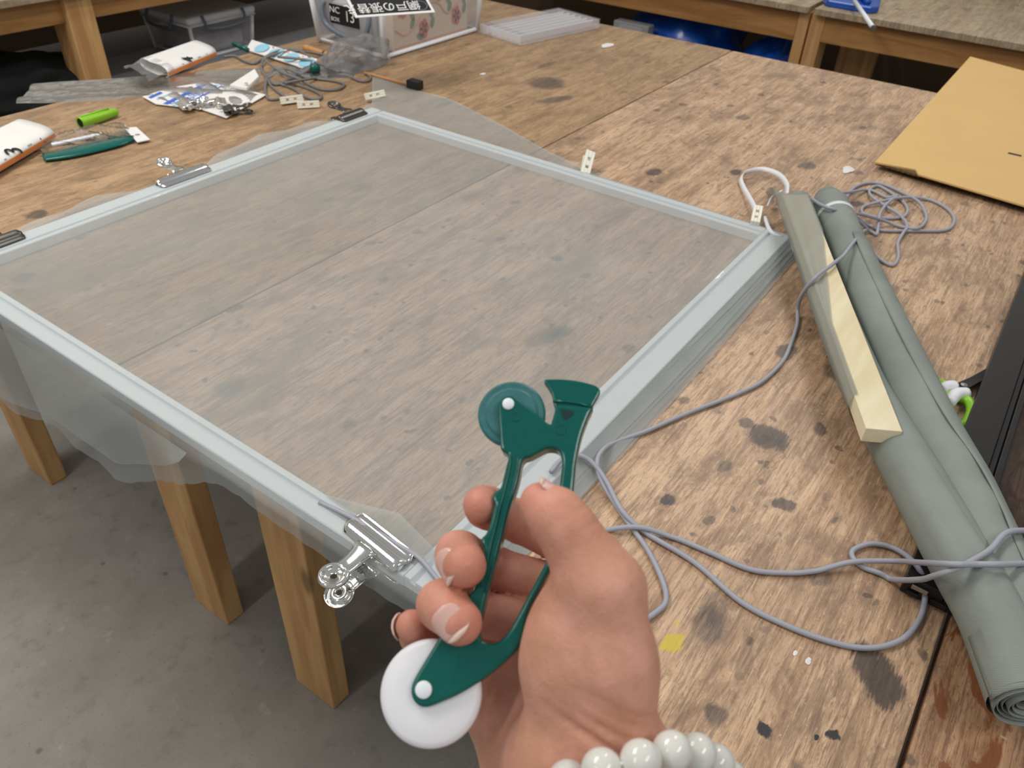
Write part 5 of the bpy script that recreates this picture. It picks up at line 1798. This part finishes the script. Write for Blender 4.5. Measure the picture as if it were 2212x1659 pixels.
def nail(c, t_, n_, r, L_, wid=0.78, lift=0.0008):
    t_ = np.array(t_, float)
    t_ /= np.linalg.norm(t_)
    n_ = np.array(n_, float)
    n_ = n_ - t_ * (n_ @ t_)
    n_ /= np.linalg.norm(n_)
    s_ = np.cross(t_, n_)
    rows = []
    for i in range(13):
        v_ = i / 12
        sq = (1 - abs(2 * v_ - 1) ** 3.2) ** (1 / 2.4) if 0 < v_ < 1 else 0.0
        sq = max(sq, 0.30)
        row = []
        for j in range(11):
            u = (j / 10 * 2 - 1) * wid * sq
            drop = 0.10 * max(0, v_ - 0.5) ** 2 * r
            row.append(c2w(c + t_ * (v_ - 0.42) * L_ + s_ * math.sin(u) * (r + lift) + n_ * (math.cos(u) * (r + lift) - drop)))
        rows.append(row)
    G().grid(rows[10:]).build('nail_edge', MAT['nail_tip'], ho, smooth=True, solid=0.0007)
    return G().grid(rows[:11]).build('fingernail', MAT['nail'], ho, smooth=True, solid=0.0006)


def tipc(nm, u=1.0):
    (a_, ra), (b_, rb) = FING[nm][-2:]
    return a_ + (b_ - a_) * u, ra + (rb - ra) * u


c_, r_ = tipc('ring', 0.75)
nail(c_, (0.62, -0.62, 0.25), (-0.05, -0.02, 1.0), r_, 0.0125, 0.72)
c_, r_ = tipc('middle', 0.8)
nail(c_, (0.45, -0.55, 0.60), (-0.75, 0.05, 0.62), r_, 0.0125, 0.75)
c_, r_ = tipc('little', 0.8)
nail(c_, (-0.1, 0.45, 0.8), (-0.95, 0.25, 0.30), r_, 0.0095, 0.75)
c_, r_ = tipc('thumb', 0.6)
nail(c_, (-0.85, 0.50, -0.15), (0.40, 0.90, 0.10), r_, 0.0125, 0.70, 0.0001)

# ------------------------------------------------------------------ bead bracelet
br = thing('bracelet', c2w(camv(1330, 1720, .29)), 'bracelet of round white stone beads round the wrist', 'bracelet')
ringp = [camv(1300, 1662, .246), camv(1388, 1642, .247), camv(1478, 1621, .258), camv(1552, 1654, .272), camv(1590, 1730, .290), camv(1540, 1790, .318), camv(1400, 1820, .335), camv(1240, 1830, .338), camv(1110, 1815, .325), camv(1050, 1785, .30), camv(1110, 1735, .268)]
RP = np.array(spline(ringp, 30, closed=True))
seg = np.linalg.norm(np.roll(RP, -1, 0) - RP, axis=1)
cum = np.concatenate([[0], np.cumsum(seg)])
tot = cum[-1]
nb_ = int(round(tot / 0.0136))
bm = bmesh.new()
bmesh.ops.create_uvsphere(bm, u_segments=28, v_segments=18, radius=0.0066)
bme = bpy.data.meshes.new('bead')
bm.to_mesh(bme)
bm.free()
for p in bme.polygons: p.use_smooth = True
bme.materials.append(MAT['bead'])
for i in range(nb_):
    s_ = (i * tot / nb_)
    q = np.searchsorted(cum, s_, side='right') - 1
    q = min(q, len(RP) - 1)
    f_ = (s_ - cum[q]) / max(seg[q], 1e-9)
    p = RP[q] + (RP[(q + 1) % len(RP)] - RP[q]) * f_
    bo = bpy.data.objects.new('bead', bme)
    COL.objects.link(bo)
    bo.parent = br
    bo.location = Vector(c2w(p) - wloc(br))
G().tube([c2w(p) for p in RP[::3]], 0.0006, 5, closed=True).build('thread', MAT['paper'], br, smooth=True)
